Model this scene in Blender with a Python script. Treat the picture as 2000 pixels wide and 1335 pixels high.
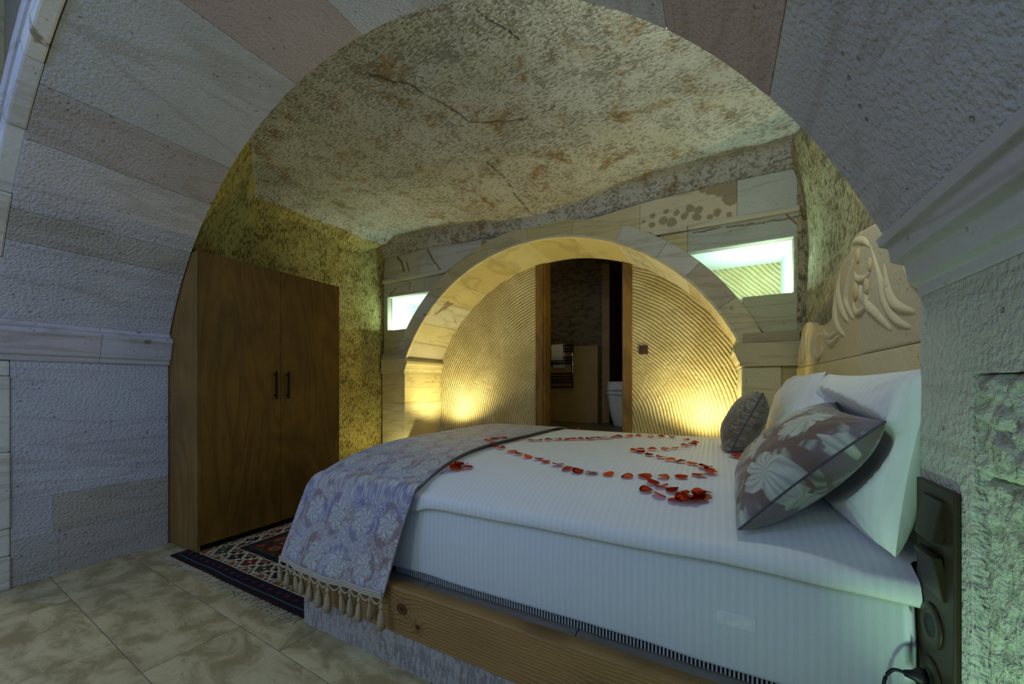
import bpy, bmesh, math, random
import numpy as np
from mathutils import Vector, Matrix, Euler

for o in list(bpy.data.objects): bpy.data.objects.remove(o)
scene = bpy.context.scene
COL = scene.collection
R = math.radians

# ------------------------------------------------------------------ camera
cd = bpy.data.cameras.new('camera'); cam = bpy.data.objects.new('camera', cd); COL.objects.link(cam)
cam.location = (0, 0, 1.1); cam.rotation_euler = (R(90), 0, R(28.296))
cd.sensor_width = 36; cd.lens = 743 / 2000 * 36; cd.shift_y = 84.5 / 2000; cd.clip_start = 0.02
scene.camera = cam

def lin(r, g, b):
    f = lambda c: ((c / 255 + .055) / 1.055) ** 2.4 if c > 10.3 else c / 255 / 12.92
    return (f(r), f(g), f(b), 1)

# ------------------------------------------------------------------ world and exposure
w = bpy.data.worlds.new('world'); scene.world = w; w.use_nodes = True
bg = w.node_tree.nodes['Background']; bg.inputs[0].default_value = (0.30, 0.47, 0.90, 1); bg.inputs[1].default_value = 0.43
vs = scene.view_settings
scene.display_settings.display_device = 'sRGB'
vs.view_transform = 'Standard'; vs.look = 'None'; vs.exposure = 0.15; vs.gamma = 1.0; vs.use_curve_mapping = False

# ------------------------------------------------------------------ lamps of the place, plus added fill lamps
def lamp(name, typ, loc, col, energy, size=.05, rot=(0, 0, 0), **k):
    l = bpy.data.lights.new(name, typ); o = bpy.data.objects.new(name, l); COL.objects.link(o)
    o.location = loc; o.rotation_euler = rot; l.color = col; l.energy = energy
    if typ == 'AREA': l.size = size
    else: l.shadow_soft_size = size
    for a, b in k.items(): setattr(l, a, b)
    return o
YEL = (1.0, .88, .44); CYA = (.62, 1.0, .90); WARM = (1.0, .86, .50)
lamp('recess_uplight_glow', 'SPOT', (-2.72, 3.52, .60), YEL, 42, .03, (R(180 - 12), R(-8), 0), spot_size=R(150), spot_blend=.8)
lamp('recess_uplight_glow', 'SPOT', (-.12, 3.52, .60), YEL, 42, .03, (R(180 - 12), R(8), 0), spot_size=R(150), spot_blend=.8)
for px_, py_, e_ in ((-2.9, 3.02, 20), (-.75, 3.07, 22)):
    lamp('floor_uplight_glow', 'SPOT', (px_, py_, .10), (1., .93, .42), e_, .04, (R(180), 0, 0), spot_size=R(165), spot_blend=.6)
lamp('added_room_fill', 'POINT', (.05, 1.33, 2.19), (.80, .95, .95), 17, .05)  # unseen lamp added behind the arch to brighten back wall, ceiling and bed
lamp('outer_room_ceiling_glow', 'POINT', (-2.0, -.9, 2.3), (.34, .50, 1.0), 38, .25)
lamp('outer_room_added_fill', 'POINT', (-1.3, -.9, 1.15), (.90, 1., .66), 11, .22)  # unseen low lamp added to light the cave ceiling through the arch

# ------------------------------------------------------------------ helpers
rng = np.random.default_rng(7)
random.seed(7)

def finish(me, name, mat, parent, smooth=False):
    o = bpy.data.objects.new(name, me); COL.objects.link(o)
    if mat is not None:
        for m in (mat if isinstance(mat, (list, tuple)) else [mat]): me.materials.append(m)
    if parent is not None: o.parent = parent
    if smooth: me.polygons.foreach_set('use_smooth', [True] * len(me.polygons))
    me.update()
    return o

def mesh(name, v, f, mat, parent=None, smooth=False):
    me = bpy.data.meshes.new(name); me.from_pydata([tuple(map(float, p)) for p in v], [], [tuple(q) for q in f])
    return finish(me, name, mat, parent, smooth)

def from_bm(name, bm, mat, parent=None, smooth=False, bevel=0, seg=2, ang=30):
    bmesh.ops.recalc_face_normals(bm, faces=bm.faces)
    if bevel:
        ed = [e for e in bm.edges if len(e.link_faces) == 2 and e.calc_face_angle(0) > R(ang)]
        bmesh.ops.bevel(bm, geom=ed, offset=bevel, segments=seg, profile=.6, affect='EDGES', clamp_overlap=True)
    me = bpy.data.meshes.new(name); bm.to_mesh(me); bm.free()
    return finish(me, name, mat, parent, smooth)

def add_box(bm, lo, hi, M=None):
    vs = [bm.verts.new((x, y, z)) for z in (lo[2], hi[2]) for y in (lo[1], hi[1]) for x in (lo[0], hi[0])]
    for q in ((0, 2, 3, 1), (4, 5, 7, 6), (0, 1, 5, 4), (2, 6, 7, 3), (0, 4, 6, 2), (1, 3, 7, 5)):
        bm.faces.new([vs[i] for i in q])
    if M is not None: bmesh.ops.transform(bm, matrix=M, verts=vs)
    return vs

def box(name, lo, hi, mat, parent=None, bevel=.003, seg=2):
    bm = bmesh.new(); add_box(bm, lo, hi)
    return from_bm(name, bm, mat, parent, bevel=bevel, seg=seg)

def add_prism(bm, poly, axis, a0, a1):
    # poly: 2D points; axis = index of the extrude axis, remaining axes in order
    def P(p, a):
        q = [0, 0, 0]; r = [i for i in range(3) if i != axis]; q[r[0]] = p[0]; q[r[1]] = p[1]; q[axis] = a; return q
    A = [bm.verts.new(P(p, a0)) for p in poly]; B = [bm.verts.new(P(p, a1)) for p in poly]
    n = len(poly); bm.faces.new(A); bm.faces.new(B[::-1])
    for i in range(n): bm.faces.new((A[i], B[i], B[(i + 1) % n], A[(i + 1) % n]))

def prism(name, poly, axis, a0, a1, mat, parent=None, bevel=0, smooth=False, seg=2, ang=30):
    bm = bmesh.new(); add_prism(bm, poly, axis, a0, a1)
    return from_bm(name, bm, mat, parent, smooth, bevel, seg, ang)

def add_lathe(bm, prof, n=12, M=None, cap=True):
    rings = []
    for r, z in prof:
        rings.append([bm.verts.new((r * math.cos(2 * math.pi * i / n), r * math.sin(2 * math.pi * i / n), z)) for i in range(n)])
    for a, b in zip(rings, rings[1:]):
        for i in range(n): bm.faces.new((a[i], a[(i + 1) % n], b[(i + 1) % n], b[i]))
    if cap: bm.faces.new(rings[0][::-1]); bm.faces.new(rings[-1])
    vs = [v for r_ in rings for v in r_]
    if M is not None: bmesh.ops.transform(bm, matrix=M, verts=vs)
    return vs

def add_tube(bm, pts, rad, n=8, up=Vector((0, 0, 1)), flat=1.0):
    pts = [Vector(p) for p in pts]; rings = []
    for i, p in enumerate(pts):
        t = (pts[min(i + 1, len(pts) - 1)] - pts[max(i - 1, 0)]).normalized()
        u = up if abs(t.dot(up)) < .95 else Vector((1, 0, 0))
        s = t.cross(u).normalized(); q = s.cross(t).normalized()
        r = rad[i] if isinstance(rad, (list, tuple)) else rad
        rings.append([bm.verts.new(p + s * r * math.cos(2 * math.pi * k / n) + q * r * flat * math.sin(2 * math.pi * k / n)) for k in range(n)])
    for a, b in zip(rings, rings[1:]):
        for k in range(n): bm.faces.new((a[k], a[(k + 1) % n], b[(k + 1) % n], b[k]))
    bm.faces.new(rings[0][::-1]); bm.faces.new(rings[-1])

def smooth_path(pts, n=8):
    pts = [Vector(p) for p in pts]; out = []
    for i in range(len(pts) - 1):
        p0 = pts[max(i - 1, 0)]; p1 = pts[i]; p2 = pts[i + 1]; p3 = pts[min(i + 2, len(pts) - 1)]
        for k in range(n):
            t = k / n
            out.append(.5 * ((2 * p1) + (p2 - p0) * t + (2 * p0 - 5 * p1 + 4 * p2 - p3) * t * t + (3 * p1 - p0 - 3 * p2 + p3) * t ** 3))
    out.append(pts[-1]); return out

def grid(name, P, mat, parent=None, smooth=True, colors=None, closed=False, attrs=None):
    # P: array (n, m, 3)
    n, m = P.shape[:2]
    idx = np.arange(n * m).reshape(n, m)
    q = np.stack([idx[:-1, :-1], idx[1:, :-1], idx[1:, 1:], idx[:-1, 1:]], -1).reshape(-1, 4)
    me = bpy.data.meshes.new(name)
    me.vertices.add(n * m); me.vertices.foreach_set('co', P.reshape(-1).astype(np.float32))
    me.loops.add(q.size); me.loops.foreach_set('vertex_index', q.reshape(-1).astype(np.int32))
    me.polygons.add(len(q)); me.polygons.foreach_set('loop_start', np.arange(0, q.size, 4, dtype=np.int32))
    me.polygons.foreach_set('loop_total', np.full(len(q), 4, dtype=np.int32))
    me.update(calc_edges=True)
    set_attrs(me, colors, attrs)
    return finish(me, name, mat, parent, smooth)

def set_attrs(me, colors=None, attrs=None):
    if colors is not None:
        c = np.concatenate([colors.reshape(-1, 3), np.ones((colors.size // 3, 1))], 1)
        a = me.color_attributes.new('Col', 'FLOAT_COLOR', 'POINT'); a.data.foreach_set('color', c.reshape(-1).astype(np.float32))
    for k, v in (attrs or {}).items():
        a = me.attributes.new(k, 'FLOAT', 'POINT'); a.data.foreach_set('value', v.reshape(-1).astype(np.float32))

def vnoise(x, y, seed=0):
    x = np.asarray(x, float); y = np.asarray(y, float)
    xi = np.floor(x).astype(np.int64); yi = np.floor(y).astype(np.int64); fx = x - xi; fy = y - yi
    fx = fx * fx * (3 - 2 * fx); fy = fy * fy * (3 - 2 * fy)
    def h(a, b):
        n = (a * 374761393 + b * 668265263 + seed * 982451653) & 0x7fffffff
        n = ((n ^ (n >> 13)) * 1274126177) & 0x7fffffff
        return ((n ^ (n >> 16)) & 0xffff) / 65535.0
    return (h(xi, yi) * (1 - fx) + h(xi + 1, yi) * fx) * (1 - fy) + (h(xi, yi + 1) * (1 - fx) + h(xi + 1, yi + 1) * fx) * fy

def fbm(x, y, seed=0, oct=4):
    s = 0; a = .5
    for i in range(oct): s = s + a * vnoise(x * 2 ** i, y * 2 ** i, seed + i); a *= .5
    return s / (1 - .5 ** oct)

def sstep(a, b, x):
    t = np.clip((x - a) / (b - a), 0, 1); return t * t * (3 - 2 * t)

def tag(o, label=None, cat=None, group=None, kind=None):
    if label: o['label'] = label
    if cat: o['category'] = cat
    if group: o['group'] = group
    if kind: o['kind'] = kind
    return o

def empty(name, loc=(0, 0, 0)):
    o = bpy.data.objects.new(name, None); COL.objects.link(o); o.location = loc; o.empty_display_size = .05
    return o

# ------------------------------------------------------------------ materials
class NT:
    def __init__(s, name):
        s.m = bpy.data.materials.new(name); s.m.use_nodes = True; s.t = s.m.node_tree
        s.b = s.t.nodes['Principled BSDF']; s.b.inputs['Roughness'].default_value = .8
        s.b.inputs['Specular IOR Level'].default_value = .25
    def n(s, typ, props=None, **ins):
        x = s.t.nodes.new('ShaderNode' + typ)
        for k, v in (props or {}).items(): setattr(x, k, v)
        for k, v in ins.items():
            k = k.replace('_', ' '); s.set(x.inputs[int(k[1:])] if k[0] == 'i' and k[1:].isdigit() else x.inputs[k], v)
        return x
    def set(s, inp, v):
        if hasattr(v, 'is_output'): s.t.links.new(v, inp)
        elif hasattr(v, 'outputs'): s.t.links.new(v.outputs[0], inp)
        else: inp.default_value = v
    def math(s, op, a, b=0., c=0.):
        return s.n('Math', {'operation': op}, i0=a, i1=b, i2=c).outputs[0]
    def mix(s, fac, a, b, mode='MIX'):
        x = s.n('Mix', {'data_type': 'RGBA', 'blend_type': mode}); s.set(x.inputs[0], fac); s.set(x.inputs[6], a); s.set(x.inputs[7], b)
        return x.outputs[2]
    def ramp(s, fac, lo, hi, a=0., b=1.):
        return s.n('MapRange', {'interpolation_type': 'SMOOTHSTEP'}, i0=fac, i1=lo, i2=hi, i3=a, i4=b).outputs[0]
    def co(s, scale=(1, 1, 1), rot=(0, 0, 0), kind='Object'):
        c = s.n('TexCoord').outputs[kind]
        return s.n('Mapping', i0=c, i2=rot, i3=scale).outputs[0]
    def noise(s, v, sc, det=4., rough=.55, dist=0.):
        return s.n('TexNoise', i0=v, Scale=sc, Detail=det, Roughness=rough, Distortion=dist).outputs[0]
    def bump(s, h, dist, strength=1., nrm=None):
        x = s.n('Bump', Height=h, Distance=dist, Strength=strength)
        if nrm is not None: s.set(x.inputs['Normal'], nrm)
        return x.outputs[0]
    def out(s, col=None, rough=None, nrm=None):
        if col is not None: s.set(s.b.inputs['Base Color'], col)
        if rough is not None: s.set(s.b.inputs['Roughness'], rough)
        if nrm is not None: s.set(s.b.inputs['Normal'], nrm)
        return s.m

def plain(name, col, rough=.6, metal=0., bumpy=0., sc=60):
    t = NT(name); t.b.inputs['Metallic'].default_value = metal
    v = t.co(); n = t.noise(v, sc, 3)
    c = t.mix(t.ramp(n, .3, .7), tuple(x * .86 for x in col[:3]) + (1,), col)
    return t.out(c, rough, t.bump(n, bumpy) if bumpy else None)

def stone_mat(name, hammer=.004, stain=.25, stain_col=(120, 98, 66), hsc=55, pits=.5, vein=0.):
    t = NT(name); v = t.co()
    oc = t.n('ObjectInfo').outputs['Color']
    big = t.noise(v, 2.2, 5, .6); fine = t.noise(v, 75, 3, .6); ham = t.noise(v, hsc, 2, .5, 0.)
    c = t.mix(t.ramp(big, .3, .7, 0, .55), oc, t.mix(1., oc, (.80, .78, .76, 1), 'MULTIPLY'))
    c = t.mix(t.ramp(fine, .35, .65, 0, .35), c, t.mix(1., c, (1.14, 1.12, 1.08, 1), 'MULTIPLY'))
    st = t.noise(t.co((1, 1, 1.6)), 3.1, 6, .62, .8)
    c = t.mix(t.ramp(st, .66, .70, 0, stain), c, lin(*stain_col))
    if vein:
        vv = t.noise(t.co((.55, .55, 4.2)), 1.9, 4, .5, .5)
        c = t.mix(t.ramp(t.math('ABSOLUTE', t.math('SUBTRACT', vv, .5)), .0, .05, vein, 0), c, lin(126, 108, 78))
    mk = t.n('Attribute', {'attribute_name': 'mark'}).outputs['Fac']; c = t.mix(mk, c, lin(112, 88, 48))
    vor = t.n('TexVoronoi', i0=v, Scale=34.).outputs['Distance']
    sp = t.math('MULTIPLY', t.ramp(vor, .10, .2, 1, 0), t.ramp(t.noise(v, 9, 2), .55, .62))
    c = t.mix(t.math('MULTIPLY', sp, pits), c, lin(92, 84, 70))
    h = t.math('ADD', t.math('MULTIPLY', ham, 1.), t.math('MULTIPLY', sp, -.6))
    return t.out(c, .9, t.bump(fine, .0015, .6, t.bump(h, hammer, 1.)))

M_HAM = stone_mat('hammered_tuff_block', .010, .25, hsc=80, vein=.22)
M_SMO = stone_mat('sawn_tuff_block', .0025, .75, (118, 92, 52), 40, vein=.3)
M_CARVE = stone_mat('carved_tuff', .003, .35, (150, 118, 60), 40, .25)

def rock_mat(name, base, dark, ochre, scale=(1, 1, 1), rot=(0, 0, 0), sc=26, dist=.02, pit=.55, ochre_amt=.5, crack=False, light=None):
    t = NT(name); v = t.co(scale, rot); u = t.co()
    ch = t.noise(v, sc, 4, .6, .35); fine = t.noise(u, 60, 4, .65); big = t.noise(u, 1.7, 5, .6)
    c = t.mix(t.ramp(big, .35, .65), base, light or base)
    c = t.mix(t.ramp(t.noise(u, 3.6, 9, .78, .3), .52, .64, 0, ochre_amt), c, ochre)
    mod = t.math('MULTIPLY_ADD', t.math('SUBTRACT', t.noise(u, 7.5, 5, .65), .5), .55, ch)
    c = t.mix(t.ramp(mod, .52, .40, 0, pit), c, dark)
    c = t.mix(t.ramp(fine, .42, .33, 0, .55), c, dark)
    h = t.math('ADD', ch, t.math('MULTIPLY', fine, .35))
    if crack:
        a = t.n('Attribute', {'attribute_name': 'crack'}).outputs['Fac']
        c = t.mix(a, c, lin(58, 48, 34)); h = t.math('SUBTRACT', h, t.math('MULTIPLY', a, 1.2))
    return t.out(c, .95, t.bump(h, dist, 1.))

M_CEIL = rock_mat('pitted_cave_ceiling', lin(186, 182, 164), lin(84, 76, 58), lin(150, 112, 48), (1, 2.2, 1.), (0, 0, R(12)), 36, .035, .55, .8, True, lin(198, 194, 182))
M_WALL = rock_mat('chiselled_cave_wall', lin(176, 160, 92), lin(92, 78, 34), lin(158, 130, 56), (1, 3.2, 1.1), (R(35), 0, 0), 24, .04, .8, .45, False, lin(180, 168, 104))
M_WALLR = rock_mat('vertical_chiselled_wall', lin(182, 168, 126), lin(104, 90, 58), lin(160, 134, 66), (1, 3.2, 1.0), (0, 0, 0), 24, .04, .8, .4, False, lin(178, 172, 136))
M_ROUGH = rock_mat('rough_pecked_plaster', lin(176, 178, 160), lin(120, 124, 104), lin(160, 150, 104), (1, 1, 1.), (0, 0, 0), 34, .02, .55, .3)
M_BASE = rock_mat('grey_combed_plaster', lin(176, 170, 160), lin(112, 106, 98), lin(160, 146, 110), (3.2, 1, .7), (0, 0, 0), 24, .014, .55, .25)

def ridge_mat():
    t = NT('combed_ridge_panel'); u = t.co()
    sep = t.n('SeparateXYZ', i0=u)
    wob = t.math('MULTIPLY', t.math('SUBTRACT', t.noise(u, 1.6, 2), .5), .10)
    dx = t.math('SUBTRACT', sep.outputs[0], -1.24); dz = t.math('SUBTRACT', sep.outputs[2], .55)
    dz = t.math('MULTIPLY', dz, .95)
    r = t.math('SQRT', t.math('ADD', t.math('MULTIPLY', dx, dx), t.math('MULTIPLY', dz, dz)))
    ph = t.math('MULTIPLY', t.math('ADD', r, wob), 2 * math.pi / .029)
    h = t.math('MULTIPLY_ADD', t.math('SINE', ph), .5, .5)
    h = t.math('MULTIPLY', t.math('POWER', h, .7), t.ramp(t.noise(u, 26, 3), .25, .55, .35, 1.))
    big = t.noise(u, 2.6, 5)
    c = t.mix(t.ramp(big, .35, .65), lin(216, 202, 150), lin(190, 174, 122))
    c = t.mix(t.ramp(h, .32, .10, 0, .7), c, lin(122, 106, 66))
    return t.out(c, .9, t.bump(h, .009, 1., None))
M_RIDGE = ridge_mat()

def wood_mat(name, a, b, dark, axis='Z', gs=14, rough=.45, bumpd=.0008):
    t = NT(name)
    sc = {'Z': (1, 1, .06), 'X': (.06, 1, 1), 'Y': (1, .06, 1)}[axis]
    sc2 = {'Z': (1, 1, .22), 'X': (.22, 1, 1), 'Y': (1, .22, 1)}[axis]
    v = t.co(sc); v2 = t.co(sc2)
    n = t.noise(v2, 2.6, 3, .5, 1.2)
    w_ = t.math('FRACT', t.math('MULTIPLY', n, gs))
    w_ = t.math('ABSOLUTE', t.math('MULTIPLY_ADD', w_, 2., -1.))
    g = t.noise(v, 130, 3, .6)
    c = t.mix(w_, a, b); c = t.mix(t.ramp(g, .42, .3, 0, .75), c, dark)
    c = t.mix(t.ramp(t.noise(t.co(), 2.4, 2), .35, .65, 0, .35), c, dark)
    return t.out(c, rough, t.bump(g, bumpd, .6))
M_WARD = wood_mat('walnut_veneer', lin(112, 82, 30), lin(92, 66, 22), lin(56, 38, 12), 'Z', 9)
M_WARDS = wood_mat('pale_edge_veneer', lin(146, 112, 56), lin(130, 98, 46), lin(92, 66, 28), 'Z', 7)
M_FRAME = wood_mat('pine_door_frame', lin(142, 108, 42), lin(114, 84, 30), lin(72, 50, 18), 'Z', 7)
M_DECK = wood_mat('grey_laminate', lin(150, 144, 130), lin(136, 128, 112), lin(104, 96, 82), 'X', 8, .5)

def vcol_mat(name, rough=.8, bumpd=0., sc=220, sheen=0.):
    t = NT(name); a = t.n('Attribute', {'attribute_name': 'Col'}).outputs['Color']
    n = t.noise(t.co(), sc, 2)
    c = t.mix(t.ramp(n, .3, .7, 0, .22), a, t.mix(1., a, (.66, .66, .66, 1), 'MULTIPLY'))
    if sheen: t.b.inputs['Sheen Weight'].default_value = sheen
    return t.out(c, rough, t.bump(n, bumpd) if bumpd else None)
M_DAMASK = vcol_mat('damask_fabric', .5, .0012, 240, .25)
M_RUG = vcol_mat('wool_rug_pile', .95, .003, 260)
M_BEAM = vcol_mat('knotty_pine_beam', .6, .001, 160)

def sheet_mat(name, col, axis=0, per=.021, stripe=.03):
    t = NT(name); u = t.co(); sep = t.n('SeparateXYZ', i0=u)
    s = t.math('SINE', t.math('MULTIPLY', sep.outputs[axis], 2 * math.pi / per))
    f = t.ramp(s, -.25, .25)
    c = t.mix(f, col, tuple(x * (1 - stripe * 1.6) for x in col[:3]) + (1,))
    big = t.noise(u, 7, 4, .5, .6)
    c = t.mix(t.ramp(t.noise(u, 300, 2), .35, .65, 0, .12), c, tuple(x * .8 for x in col[:3]) + (1,))
    t.b.inputs['Sheen Weight'].default_value = .15
    return t.out(c, t.ramp(f, 0, 1, .42, .62), t.bump(big, .006, .6))
M_SHEET = sheet_mat('satin_stripe_cotton', lin(226, 226, 220))
M_FITTED = sheet_mat('satin_stripe_fitted_cover', lin(216, 220, 216))
M_PILLOW = sheet_mat('satin_stripe_pillowcase', lin(222, 222, 214), 0, .02, .03)

def tile_mat():
    t = NT('travertine'); oi = t.n('ObjectInfo')
    off = t.n('VectorMath', {'operation': 'ADD'}); t.set(off.inputs[0], t.n('TexCoord').outputs['Object'])
    cmb = t.n('CombineXYZ', i0=t.math('MULTIPLY', oi.outputs['Random'], 37.), i1=t.math('MULTIPLY', oi.outputs['Random'], 19.)); t.set(off.inputs[1], cmb)
    v = t.n('Mapping', i0=off, i3=(1, 1.7, 1)).outputs[0]
    n = t.noise(v, 5.0, 9, .70, .45); m = t.noise(v, 1.6, 4, .6, .5)
    c = t.mix(t.ramp(n, .38, .62), lin(156, 140, 96), lin(202, 188, 142))
    c = t.mix(t.ramp(m, .55, .7, 0, .6), c, lin(150, 132, 92))
    c = t.mix(t.ramp(t.noise(v, 11, 8, .75, .5), .61, .66, 0, .6), c, lin(112, 98, 70))
    c = t.mix(t.math('MULTIPLY', oi.outputs['Random'], .25), c, lin(140, 128, 98))
    return t.out(c, t.ramp(n, .3, .7, .35, .55), t.bump(n, .0015, .5))
M_TILE = tile_mat()
M_GROUT = plain('grey_grout', lin(146, 136, 110), .9)
M_MORTAR = plain('grey_mortar', lin(150, 140, 116), .95, 0, .003)
M_WHITEPL = plain('white_plaster', lin(232, 236, 232), .85, 0, .001)
M_DARKMETAL = plain('dark_bronze_metal', lin(38, 32, 26), .4, .8)
M_CHROME = plain('chrome', lin(190, 190, 190), .2, 1.)
M_BROWNPL = plain('brown_plastic', lin(50, 40, 26), .45)
M_BROWNPL2 = plain('dark_brown_plastic', lin(44, 35, 22), .4)
M_BLACK = plain('black_rubber', lin(16, 16, 16), .5)
M_CREAM = plain('cream_cotton_cord', lin(190, 178, 152), .9, 0, .001, 300)
M_TASSEL = plain('beige_tassel_yarn', lin(176, 160, 124), .9, 0, .002, 300)
M_PETAL = NT('red_rose_petal'); M_PETAL.b.inputs['Specular IOR Level'].default_value = .05; M_PETAL = M_PETAL.out(M_PETAL.mix(M_PETAL.n('ObjectInfo').outputs['Random'], lin(222, 70, 28), lin(236, 104, 46)), .85)
M_CERAM = plain('white_ceramic', lin(214, 214, 206), .2)
M_TOWEL = plain('white_towel', lin(220, 214, 190), .95, 0, .004, 200)
M_BATHT = plain('tan_bathroom_stone', lin(148, 118, 66), .5, 0, .001, 9)
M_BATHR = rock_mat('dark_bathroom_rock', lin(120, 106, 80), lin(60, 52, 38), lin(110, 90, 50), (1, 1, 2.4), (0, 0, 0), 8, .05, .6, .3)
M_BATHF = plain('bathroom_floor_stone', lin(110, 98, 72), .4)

def emit(name, col, s):
    m = bpy.data.materials.new(name); m.use_nodes = True; t = m.node_tree; t.nodes.clear()
    e = t.nodes.new('ShaderNodeEmission'); e.inputs[0].default_value = (*col, 1); e.inputs[1].default_value = s
    o = t.nodes.new('ShaderNodeOutputMaterial'); t.links.new(e.outputs[0], o.inputs[0]); return m
M_LED = emit('cool_led_strip', CYA, 300)
M_BULB = emit('warm_lamp_lens', YEL, 6)

def tint(o, c): o.color = lin(*c); return o

# ================================================================== FLOOR
fl = box('floor', (-6, -3.5, -.12), (2.6, 3.9, -.004), M_GROUT, bevel=0); tag(fl, 'beige travertine tile floor with thin grey joints', kind='structure')
tw, tl, tg = .333, .66, .0035
M0 = Matrix.Rotation(R(-2.2), 4, 'Z')
tm = None
for j in range(-2, 10):
    for i in range(-6, 3):
        y0 = j * tw - .13; x0 = i * tl + (.33 if j % 2 else 0) + .02
        c = M0 @ Vector((x0 + tl / 2, y0 + tw / 2, 0))
        if c.y > 3.3 or c.x < -3.9 or c.x > 1.2: continue
        if c.x > -1.25 and 1.3 < c.y: continue
        if c.x < -3.8 and c.y > .3: continue
        if tm is None:
            bm = bmesh.new(); add_box(bm, (-tl / 2 + tg / 2, -tw / 2 + tg / 2, -.012), (tl / 2 - tg / 2, tw / 2 - tg / 2, 0))
            o = from_bm('tile', bm, M_TILE, fl, bevel=.0015, seg=1); tm = o.data
        else:
            o = bpy.data.objects.new('tile', tm); COL.objects.link(o); o.parent = fl
        o.location = c; o.rotation_euler.z = R(-2.2)

# ================================================================== FRONT ARCH (wall_front)
CX, CZ, RA = -1.50, .700, 1.99
AY0, AY1 = .42, 1.2
bm = bmesh.new()
xs = [-6] + list(np.linspace(CX - 2.3, CX + 2.3, 61)) + [2.6]
for x0, x1 in zip(xs, xs[1:]):
    def zb(x):
        d = 2.3 ** 2 - (x - CX) ** 2
        return max(CZ + math.sqrt(d), 1.44) if d > 0 else 1.44
    za, zc_ = (0, 0) if x0 == -6 or x1 == 2.6 else (zb(x0), zb(x1))
    add_prism(bm, [(x0, za), (x1, zc_), (x1, 5.0), (x0, 5.0)], 1, .58, 1.17)
wf = from_bm('wall_front', bm, M_MORTAR); tag(wf, 'thick stone wall pierced by a wide round arch', kind='structure')

def sector(name, a0, a1, r0, r1, y0, y1, mat, parent, cx, cz, bevel=.004, gap=.0012, n=None):
    g = math.degrees(gap / r0); a0 += g; a1 -= g
    n = n or max(2, int((a1 - a0) / 2.2))
    aa = [R(a0 + (a1 - a0) * i / n) for i in range(n + 1)]
    poly = [(cx + r0 * math.cos(a), cz + r0 * math.sin(a)) for a in aa] + [(cx + r1 * math.cos(a), cz + r1 * math.sin(a)) for a in aa[::-1]]
    bm = bmesh.new(); add_prism(bm, poly, 1, y0, y1)
    return from_bm(name, bm, mat, parent, bevel=bevel, seg=2, ang=50)

A0s = math.degrees(math.asin((1.45 - CZ) / RA))
VJ = [(180 - A0s, 145.3, (186, 184, 186)), (145.3, 140.5, (174, 169, 158)), (140.5, 130, (186, 182, 180)), (130, 121.9, (172, 163, 159)), (121.9, 101.8, (180, 180, 178)),
      (101.8, 87.7, (174, 158, 152)), (87.7, 67, (186, 186, 188)), (67, 46.5, (184, 184, 182)), (46.5, 35.5, (170, 154, 144)), (35.5, A0s, (178, 178, 176))]
for a, b, c in VJ:
    tint(sector('voussoir', b, a, RA, RA + .34, AY0 + .055, AY1, M_HAM, wf, CX, CZ, gap=.0008), c)
# chipped front rim and its mouldings
ra = np.linspace(A0s, 180 - A0s, 15)
for k, (a, b) in enumerate(zip(ra, ra[1:])):
    jit = random.uniform(-.006, .008)
    tint(sector('rim_stone', a, b, RA - .004 + jit, RA + .085, AY0 - .005, AY0 + .053 + jit * .5, M_SMO, wf, CX, CZ, bevel=.008, gap=.001), random.choice([(206, 202, 186), (196, 190, 168), (200, 198, 192)]))
sector('arch_groove_moulding', A0s, 180 - A0s, RA + .086, RA + .12, AY0 + .03, AY0 + .10, M_SMO, wf, CX, CZ, bevel=.006, n=60).color = lin(196, 180, 110)
sector('arch_roll_moulding', A0s, 180 - A0s, RA + .12, RA + .19, AY0 - .01, AY0 + .10, M_SMO, wf, CX, CZ, bevel=.018, n=60).color = lin(190, 184, 176)
sector('arch_outer_band', A0s, 180 - A0s, RA + .19, RA + .42, AY0 + .04, AY0 + .12, M_SMO, wf, CX, CZ, bevel=.006, n=60).color = lin(200, 184, 110)

# piers
def pier_stone(name, lo, hi, mat, c, bevel=.005): return tint(box(name, lo, hi, mat, wf, bevel), c)
XLp = -3.365
for z0, z1, y0, y1, c in [(.47, 1.24, .525, 1.2, (182, 182, 188)), (.255, .47, .525, .675, (178, 178, 182)), (.255, .47, .675, 1.2, (170, 164, 152)),
                          (.0, .255, .525, .70, (170, 168, 164)), (.0, .255, .70, 1.2, (172, 166, 158))]:
    pier_stone('pier_stone', (-4.0, y0 + .0004, z0 + .0004), (XLp, y1, z1 - .0004), M_HAM, c, .0018)
for z0, z1, e in [(0, .18, .006), (.18, .33, -.004), (.33, .74, .004), (.74, 1.15, .0), (1.15, 1.235, -.012)]:
    pier_stone('quoin_stone', (-4.0, AY0 - .005, z0 + .001), (XLp + .010 + e, .524, z1 - .001), M_SMO, (204, 202, 192), .008)
# outer face of the wall beside the arch
tint(box('outer_face_slab', (-6, .46, 0), (-3.86, .60, 5.0), M_SMO, wf, .004), (196, 182, 130))
tint(box('outer_face_slab', (1.02, .46, 0), (2.6, .60, 5.0), M_SMO, wf, .004), (190, 184, 160))

def cornice(name, xface, sgn, y0, y1, c):
    # profile in (x, z): face at xface, projects sgn
    pr = [(-.3, 1.237), (.012, 1.237), (.016, 1.262), (.030, 1.275), (.046, 1.33), (.058, 1.375), (.068, 1.392), (.068, 1.415), (.050, 1.422), (.030, 1.428), (.026, 1.452), (-.3, 1.452)]
    o = prism(name, [(xface + sgn * p, z) for p, z in pr], 1, y0, y1, M_SMO, wf, bevel=.004, ang=25); return tint(o, c)
cornice('impost_cornice', XLp, 1, AY0 + .01, .86, (186, 180, 182)); cornice('impost_cornice', XLp, 1, .8605, 1.203, (188, 186, 190))

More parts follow.
